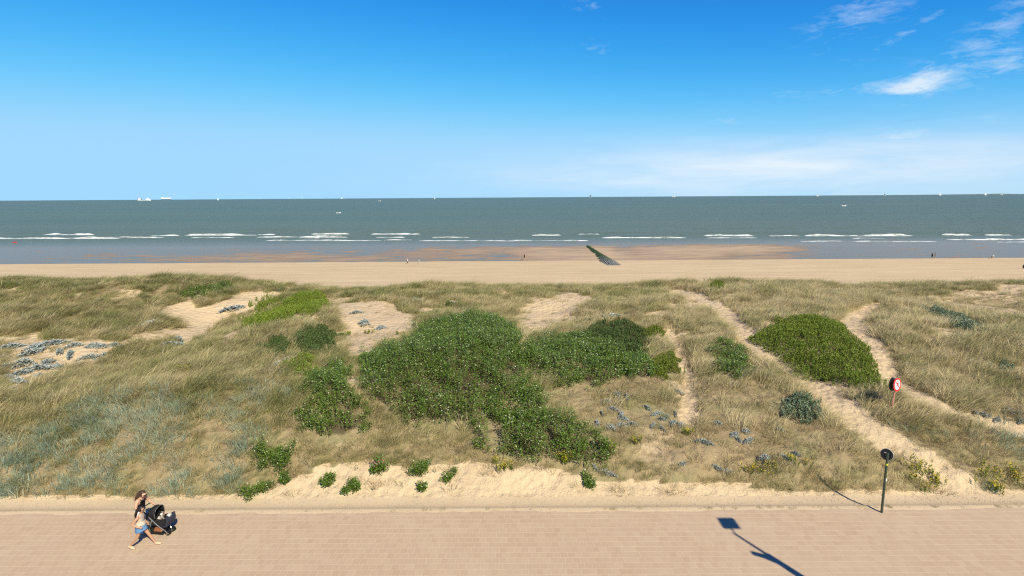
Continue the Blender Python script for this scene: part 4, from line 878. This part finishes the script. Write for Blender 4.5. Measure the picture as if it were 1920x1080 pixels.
# single rose sprigs on the sand bank in front
def blob(px, py, rx, n, ry=None):
    """stem feet scattered round a point of the ground"""
    q = hit(px, py); ry = ry or rx*.8; m = 4; cc = rng.normal(0, .62, (m, 2))*[rx, ry]; cc[0] = 0; i = rng.integers(0, m, n); xy = q[:2]+cc[i]+rng.normal(0, .26, (n, 2))*[rx, ry]
    return np.column_stack([xy, ground(xy[:, 0], xy[:, 1])])
SPRIG = [(525,880,.75,34,.8,'tall rose bush at the left end of the front sand bank'), (492,922,.45,15,.4,'rose shoots spilling onto the sand below the tall rose bush'), (532,905,.28,8,.4,'small rose sprig between the tall rose bush and the pavers'),
     (610,908,.32,13,.3,'low rose cushion with yellow green leaves on the front sand bank'), (650,926,.13,4,.28,'tiny rose sprig close to the gravel, left of its larger neighbour'), (668,922,.22,8,.35,'small rose sprig on the sand just above the gravel'),
     (720,884,.22,9,.5,'slim rose sprig with pink blossoms above the sand bank'), (785,893,.30,12,.5,'bushy rose sprig in the middle of the sand bank'), (793,922,.16,6,.3,'small rose sprig below the bushy one'), (838,897,.15,6,.35,'narrow rose sprig alone on the bare sand'),
     (702,885,.12,4,.3,'tiny rose sprig left of the pink blossoms'), (1105,905,.32,10,.3,'rose sprig with grey leaves at the right end of the sand bank'), (640,632,.45,16,.3,'small green bush on the sand left of the hollow'), (850,575,.6,18,.35,'low green bush under the crest above the largest thicket'), (775,572,.8,22,.3,'low green bush on the sand near the crest')]
for px, py, r, n, h, lab in SPRIG:
    t = rose_patch(None, h, lab, B=blob(px, py, r, int(n*2.4)), name='rose_bush', cat='bush', group='rose bushes outside the thickets', leaf=.92)
    if 'pink' in lab:
        for k in range(5):
            bm = bm_new()
            for a in range(5): bm_ball(bm, (.022*math.cos(a*1.257), .022*math.sin(a*1.257), 0), (.02, .014, .006), 6, 4, Matrix.Rotation(a*1.257, 3, 'Z'))
            bm_obj('blossom', bm, M_pinkb, t, loc=(random.uniform(-.2, .2), random.uniform(-.2, .1), random.uniform(.3, .5)))
# yellow flowering herbs
def herb(px, py, r, n, h, lab):
    B = blob(px, py, r*1.25, int(n*1.5)); t = shoot_patch(None, h, 'leaf_lime', lab, B=B, name='yellow_herb', cat='wildflower', group='yellow flowering herbs', K=10); c = np.array(t.location)
    n = len(B); m = n*3; i = rng.integers(0, n, m); C = B[i]-c+np.column_stack([rng.normal(0, .05, (m, 2)), h*(.65+.4*rng.random(m))]); a = rng.random(m)*6.283
    V = kites(C, np.column_stack([np.cos(a), np.sin(a), .2+0*a]), np.column_stack([-np.sin(a), np.cos(a), 0*a]), np.full(m, .045), np.full(m, .04), 0.05)
    link('flowers', fast_mesh('flowers', V, quads(m), None, [M_yelb]), t, kind='stuff')
HERB = [(940,886,.30,22,.4,'yellow flowering herb between two lumps of the sand bank'), (1058,874,.30,20,.4,'yellow flowering herb at the right foot of the nearest thicket'), (1192,835,.18,10,.35,'yellow herb alone between sea holly clumps'), (1288,818,.22,10,.35,'yellow herb at the foot of the narrow sand track'),
     (1722,885,.45,34,.4,'yellow flowering herb right behind the green sign post'), (1752,908,.45,30,.4,'yellow flowering herb between sign post and foot path end'), (1872,898,.5,34,.4,'yellow flowering herb right of the foot path end'), (1905,905,.4,24,.4,'yellow flowering herb at the right edge by the verge'),
     (1422,890,.45,22,.3,'low yellow herb patch behind the verge right of the middle'), (655,628,.35,14,.25,'yellow herb on the upper sand patch, left'), (697,626,.35,14,.25,'yellow herb on the upper sand patch, in its middle'), (745,628,.3,12,.25,'yellow herb on the upper sand patch, right'), (165,735,.2,6,.35,'few yellow flowers in the left grass'), (340,698,.25,7,.35,'few yellow flowers on the left ridge'), (1490,870,.35,14,.3,'yellow herb left of the green sign post'), (1140,848,.35,16,.35,'yellow herb on the right rim of the nearest thicket')]
for q in HERB: herb(*q)
# sea holly: grey-blue spiny mounds
def holly_mesh(k):
    r_ = np.random.default_rng(300+k); n = 280; a = r_.random(n)*6.283; rr = r_.random(n)**.75; z = (1-rr**2)*.55*(.6+.6*r_.random(n)); C = np.column_stack([np.cos(a+k)*rr*(.85+.25*np.sin(3*a+k)), np.sin(a)*rr, z*.75])*np.array([.86, .86, 1])
    b = r_.random(n)*6.283; A = np.column_stack([np.cos(b)+.6*np.cos(a), np.sin(b)+.6*np.sin(a), .3+.7*r_.random(n)]); V = kites(C, A, np.cross(A, [0, 0, 1])+r_.normal(0, .4, (n, 3)), .15+.13*r_.random(n), .11+.08*r_.random(n), .3)
    tt = np.clip(r_.random(n)*.6+.5*z, 0, .9); tt[r_.random(n) < .08] = 1; return fast_mesh('sea_holly', V, quads(n), {'tint': np.repeat(tt, 4)}, [M_holly])
HM = [holly_mesh(k) for k in range(6)]
ORD = ['leftmost', 'second from left', 'third from left', 'fourth from left', 'fifth from left', 'sixth from left', 'seventh from left', 'eighth from left', 'ninth from left', 'tenth from left', 'eleventh from left', 'twelfth from left', 'thirteenth from left', 'fourteenth from left', 'fifteenth from left', 'sixteenth from left', 'seventeenth from left', 'eighteenth from left', 'nineteenth from left', 'twentieth from left', 'third from right', 'second from right', 'rightmost']
def holly_group(pts, labels, group, hgt=.55):
    rank = np.argsort(np.argsort([p[0]+p[1]*.001 for p in pts]))
    for i, (px, py, w) in enumerate(pts):
        q = hit(px, py); s = 1.08*w/2*np.linalg.norm(q-CAM)/F
        o = link('sea_holly', HM[(i*5+int(px)) % 6], None, ORD[rank[i]]+' '+labels if isinstance(labels, str) else labels[i], 'sea holly', group, loc=(q[0], q[1], q[2]-.04)); o.scale = (s, s*random.uniform(1.0, 1.5), max(.40, min(.75, s*1.25))*hgt/.55); o.rotation_euler = (0, 0, random.uniform(0, 6.28))
holly_group([(280,611,46),(440,581,34),(683,608,28),(668,588,20),(715,617,20),(975,637,18),(1150,597,36),(848,572,22),(780,564,18),(1085,600,13),(800,590,12),(525,545,14),(335,640,30),(318,650,28)],
    ['large blue grey sea holly mound at the left lip of the sand hollow', 'sea holly mound in the middle of the upper sand hollow', 'largest sea holly mound on the sand left of the main thicket', 'sea holly mound just above the largest one left of the main thicket', 'sea holly mound on sand at the upper left tip of the main thicket', 'sea holly at the right shoulder of the largest thicket',
     'wide sea holly mound behind the olive shoots, right of middle', 'sea holly under the crest above the largest thicket', 'sea holly near the crest, left of its twin above the thicket', 'small sea holly left of the wide mound behind the olive shoots', 'small sea holly in the grass above the largest thicket', 'small sea holly on the crest above the sand hollow', 'sea holly at the lower right of the sand hollow', 'sea holly at the bottom of the sand hollow'], 'sea holly on the upper sand patches')
holly_group([(520,688,30),(540,678,24),(503,697,18)], 'sea holly left of the small green shoots', 'sea holly by the left thicket')
holly_group([(20,655,30),(70,654,40),(100,648,34),(45,684,34),(75,694,30),(40,704,25),(112,662,20),(132,667,25),(180,653,25),(170,674,25),(216,650,20),(15,692,25),(5,674,20),(35,719,25),(76,708,20),(90,683,25),(152,684,15),(60,665,25),(25,733,20),(140,650,20),(195,668,18),(10,712,20),(110,690,20)],
    'sea holly on the bare sand at the far left', 'sea holly at the far left')
holly_group([(1135,755,22),(1148,769,20),(1165,780,24),(1158,742,22),(1176,746,16),(1120,795,22),(1143,804,24),(1165,801,20),(1185,799,18),(1170,789,14),(1128,778,12)], 'sea holly of the cluster nearest the thickets', 'sea holly, left cluster on the dry slope')
holly_group([(1213,767,18),(1233,779,18),(1242,789,16),(1263,797,24),(1277,801,18),(1225,800,16),(1240,806,14),(1266,778,14),(1250,784,14)], 'sea holly of the cluster beside the narrow track', 'sea holly by the narrow track')
holly_group([(1270,736,18),(1345,797,18),(1317,832,25),(1340,878,22),(1385,828,14),(1405,829,24),(1398,812,18),(1435,861,24),(1467,861,26),(1365,889,14),(1280,875,14),(1460,808,14),(1490,855,14),(1378,818,16)], 'sea holly between narrow track and foot path', 'sea holly between the tracks')
holly_group([(1890,774,20),(1910,779,20),(1825,776,16),(1870,789,14),(1914,793,12),(1845,782,14)], 'sea holly below the second path', 'sea holly on the right edge')
holly_group([(1133,890,28),(1115,880,16)], ['sea holly beside the grey leaved sprig at the sand bank', 'smaller sea holly at the right end of the sand bank'], 'sea holly on the sand bank')

# ------------------------------------------------------------------ grass (uncountable: scattered tufts)
def tuft(name, n, r, L, lean, droop, w, mat, seed, wind=(.55, .22)):
    g = np.random.default_rng(seed); a = g.random(n)*6.283; q = g.random(n)**.6*r; base = np.column_stack([np.cos(a)*q, np.sin(a)*q, np.full(n, -.05)])
    ln = L*(.55+.6*g.random(n)); d = np.column_stack([np.cos(a)*lean*q/r+wind[0]+g.normal(0, .22, n), np.sin(a)*lean*q/r+wind[1]+g.normal(0, .22, n)]); dr = droop*(.5+g.random(n))
    side = unit(np.column_stack([g.normal(0, 1, n), g.normal(0, .6, n), np.zeros(n)])); V = []
    for k, (t, ww) in enumerate(((0, .9), (.38, 1.0), (.72, .75), (1.0, .12))):
        h = t*(1-.42*dr*t); hor = .42*t+dr*.75*t*t
        P = base+np.column_stack([d[:, 0]*ln*hor, d[:, 1]*ln*hor, ln*h+.0]); o = side*(w*ww*(.7+.6*g.random(n)))[:, None]*.5; V += [P-o, P+o]
    V = np.stack(V, 1).reshape(-1, 3); f = np.array([[0, 1, 3, 2], [2, 3, 5, 4], [4, 5, 7, 6]]); Q = (f[None]+(np.arange(n)*8)[:, None, None]).reshape(-1, 4)
    me = fast_mesh(name, V, Q, {'tint': np.repeat(g.random(n), 8)}, [mat]); return bpy.data.objects.new(name, me)
def proto_set(name, objs):
    c = bpy.data.collections.new(name)
    for o in objs: c.objects.link(o)
    return c
def scatter(name, label, cat, P, rot, scl, dry, coll):
    me = bpy.data.meshes.new(name); me.vertices.add(len(P)); me.vertices.foreach_set('co', np.ascontiguousarray(P, np.float32).ravel())
    for an, ty, data in (('rot', 'FLOAT_VECTOR', rot), ('scl', 'FLOAT_VECTOR', scl), ('dry', 'FLOAT', dry)):
        a = me.attributes.new(an, ty, 'POINT'); a.data.foreach_set('vector' if ty != 'FLOAT' else 'value', np.ascontiguousarray(data, np.float32).ravel())
    o = link(name, me, None, label, cat, kind='stuff'); ng = bpy.data.node_groups.new(name+'_scatter', 'GeometryNodeTree')
    ng.interface.new_socket('Geometry', in_out='INPUT', socket_type='NodeSocketGeometry'); ng.interface.new_socket('Geometry', in_out='OUTPUT', socket_type='NodeSocketGeometry')
    gi, go = ng.nodes.new('NodeGroupInput'), ng.nodes.new('NodeGroupOutput'); ci = ng.nodes.new('GeometryNodeCollectionInfo'); ci.inputs['Collection'].default_value = coll; ci.inputs['Separate Children'].default_value = True; ci.inputs['Reset Children'].default_value = True
    ip = ng.nodes.new('GeometryNodeInstanceOnPoints'); ip.inputs['Pick Instance'].default_value = True
    for an, sk in (('rot', 'Rotation'), ('scl', 'Scale')):
        na = ng.nodes.new('GeometryNodeInputNamedAttribute'); na.data_type = 'FLOAT_VECTOR'; na.inputs['Name'].default_value = an; ng.links.new(na.outputs['Attribute'], ip.inputs[sk])
    rv = ng.nodes.new('FunctionNodeRandomValue'); rv.data_type = 'INT'; rv.inputs[4].default_value = 0; rv.inputs[5].default_value = 50; ng.links.new(rv.outputs[2], ip.inputs['Instance Index'])
    ng.links.new(gi.outputs[0], ip.inputs['Points']); ng.links.new(ci.outputs[0], ip.inputs['Instance']); ng.links.new(ip.outputs[0], go.inputs[0])
    md = o.modifiers.new('scatter', 'NODES'); md.node_group = ng; return o
M_mar = mat_blade('marram_blade', ((.145, .190, .048), (.315, .285, .118), (.66, .54, .32)), True)
M_lym = mat_blade('lyme_blade', ((.205, .295, .220), (.315, .385, .290), (.50, .45, .31)), True)
M_sht = mat_blade('short_grass_blade', ((.170, .195, .058), (.340, .285, .140), (.56, .43, .26)), True)
mar = proto_set('marram_tufts', [tuft('marram_tuft', 60, .27, .68, .55, .95, .012, M_mar, 400+k, (.50+.12*k % .4, .16)) for k in range(6)])
lym = proto_set('lyme_tufts', [tuft('lyme_tuft', 26, .24, .52, .7, .45, .015, M_lym, 420+k, (.28, .05)) for k in range(4)])
sht = proto_set('short_tufts', [tuft('short_tuft', 54, .30, .34, 1.0, .6, .010, M_sht, 440+k, (.25, .1)) for k in range(4)])
def candidates(dens):
    y0, y1 = EDGE+1.2, EDGE+52; n = int((y1-y0)*150*dens); y = y0+rng.random(n)*(y1-y0); x = (rng.random(n)*2-1)*75
    ok = np.abs(x) < .93*y+10; x, y = x[ok], y[ok]; return x, y, ground(x, y)
def rots(n, tilt=.12, spin=.7): return np.column_stack([rng.normal(0, tilt, n), rng.normal(0, tilt, n), rng.normal(0, spin, n)])
x, y, z = candidates(15.0); sand, dry, ly, sh, u, v = cover(x, y, z)
clump = fbm(x/1.5, y/1.5, 161, 4); pm_ = (1-sand)**1.6*np.where(dry > 0, .10, 1.0)*(1-.28*ly)*np.where(sh, 0, 1)*np.clip((clump-np.where((v > 640) & (dry < .5), .16, .30))*4.5, np.where((v > 640) & (dry < .5), .38, .10), 1)
pm_ = np.maximum(pm_, .012*(sand < .95)*(~sh)*(y-EDGE > 2)); ok = rng.random(len(x)) < pm_; n = ok.sum()
sc = (.30+1.05*clump[ok]+.45*rng.random(n)**2)*np.where(sand[ok] > .5, .55, 1)*np.clip((y[ok]-EDGE)/5, .55, 1)
dr = np.clip(.06+.50*fbm(x[ok]/3, y[ok]/3, 171, 3)+.42*rng.random(n)+.20*(u[ok] > 1250)-.10*(u[ok] < 800)+.06*(v[ok] > 560)-.10*(v[ok] < 560), 0, 1)
big = rng.random(n) > .94; sc = np.where(big, sc*rng.uniform(1.12, 1.5, n), sc); dr = np.where(big, np.clip(dr+rng.normal(.1, .3, n), 0, 1), dr)     # taller tussocks
scatter('marram_grass', 'wind-bent tan and olive marram grass covering the dunes', 'grass', np.column_stack([x, y, z])[ok], rots(n), np.column_stack([sc, sc, sc*(.85+.3*rng.random(n))]), dr, mar)
n_mar = n
x, y, z = candidates(26.0); sand, dry, ly, sh, u, v = cover(x, y, z); ok = rng.random(len(x)) < ly*(1-sand)**1.5*np.where(sh, 0, 1)*np.clip((fbm(x/1.7, y/1.7, 181, 4)-.38)*4.0+.45*(y-EDGE < 3.6)*(u < 480), .06, 1)*np.clip(.3+1.3*fbm(x/3.5, y/3.5, 185, 3), 0, 1); n = ok.sum(); sc = .65+.5*rng.random(n)
scatter('lyme_grass', 'blue green lyme grass along the left foot of the dunes', 'grass', np.column_stack([x, y, z])[ok], rots(n, .15, 3), np.column_stack([sc, sc, sc]), rng.random(n)*.7, lym)
x, y, z = candidates(16.0); sand, dry, ly, sh, u, v = cover(x, y, z); pz = np.where(dry > 0, .62, .55)*(1-sand)**1.2*np.where(sh, .0, 1)*np.clip((fbm(x/.9, y/.9, 191, 4)-.3)*3, .1, 1)
ok = rng.random(len(x)) < np.maximum(pz, .22*(y-EDGE > 1.15)*(y-EDGE < 4.5)*np.clip((fbm(x/.8, y/.8, 195, 3)-.45)*6, 0, 1)*(~sh)); n = ok.sum(); sc = .55+.7*rng.random(n)
wx = np.concatenate([rng.uniform(-4, 24, 46), rng.uniform(-26, 24, 24)]); wy = EDGE+rng.normal(.03, .03, 70)      # weeds in the joint along the edge
x, y, z = np.concatenate([x[ok], wx]), np.concatenate([y[ok], wy]), np.concatenate([z[ok], verge_z(wx, wy)]); sc = np.concatenate([sc, .16+.2*rng.random(70)]); dd = np.concatenate([np.clip(.30+.55*rng.random(n), 0, 1), np.zeros(70)]); n = len(x); ok = np.ones(n, bool)
scatter('short_grass', 'short dry grass between the taller plants', 'grass', np.column_stack([x, y, z])[ok], rots(n, .15, 3), np.column_stack([sc, sc, sc]), dd, sht)
# pebbles on the verge
n = 2600; px_ = (rng.random(n)*2-1)*30; py_ = EDGE+.12+rng.random(n)**1.3*1.0; ok = fbm(px_/1.6, py_/.8, 201, 3) > .42; px_, py_ = px_[ok], py_[ok]; n = len(px_); r_ = .010+.020*rng.random(n)**2
O6 = np.array([[1, 0, 0], [0, 1, 0], [-1, 0, 0], [0, -1, 0], [0, 0, .7], [0, 0, -.7]]); T8 = np.array([[0, 1, 4], [1, 2, 4], [2, 3, 4], [3, 0, 4], [1, 0, 5], [2, 1, 5], [3, 2, 5], [0, 3, 5]])
V = (O6[None]*r_[:, None, None]*(.7+.6*rng.random((n, 6, 1)))+np.column_stack([px_, py_, ground(px_, py_)+r_*.3])[:, None]).reshape(-1, 3); Q = (T8[None]+(np.arange(n)*6)[:, None, None]).reshape(-1, 3)
link('pebbles', fast_mesh('pebbles', V, Q, None, [plain('pebble', (.30, .26, .21), .9, .1, .5, 6)]), None, 'small pebbles strewn along the sandy verge', 'pebbles', kind='stuff')
print('TUFTS', n_mar)
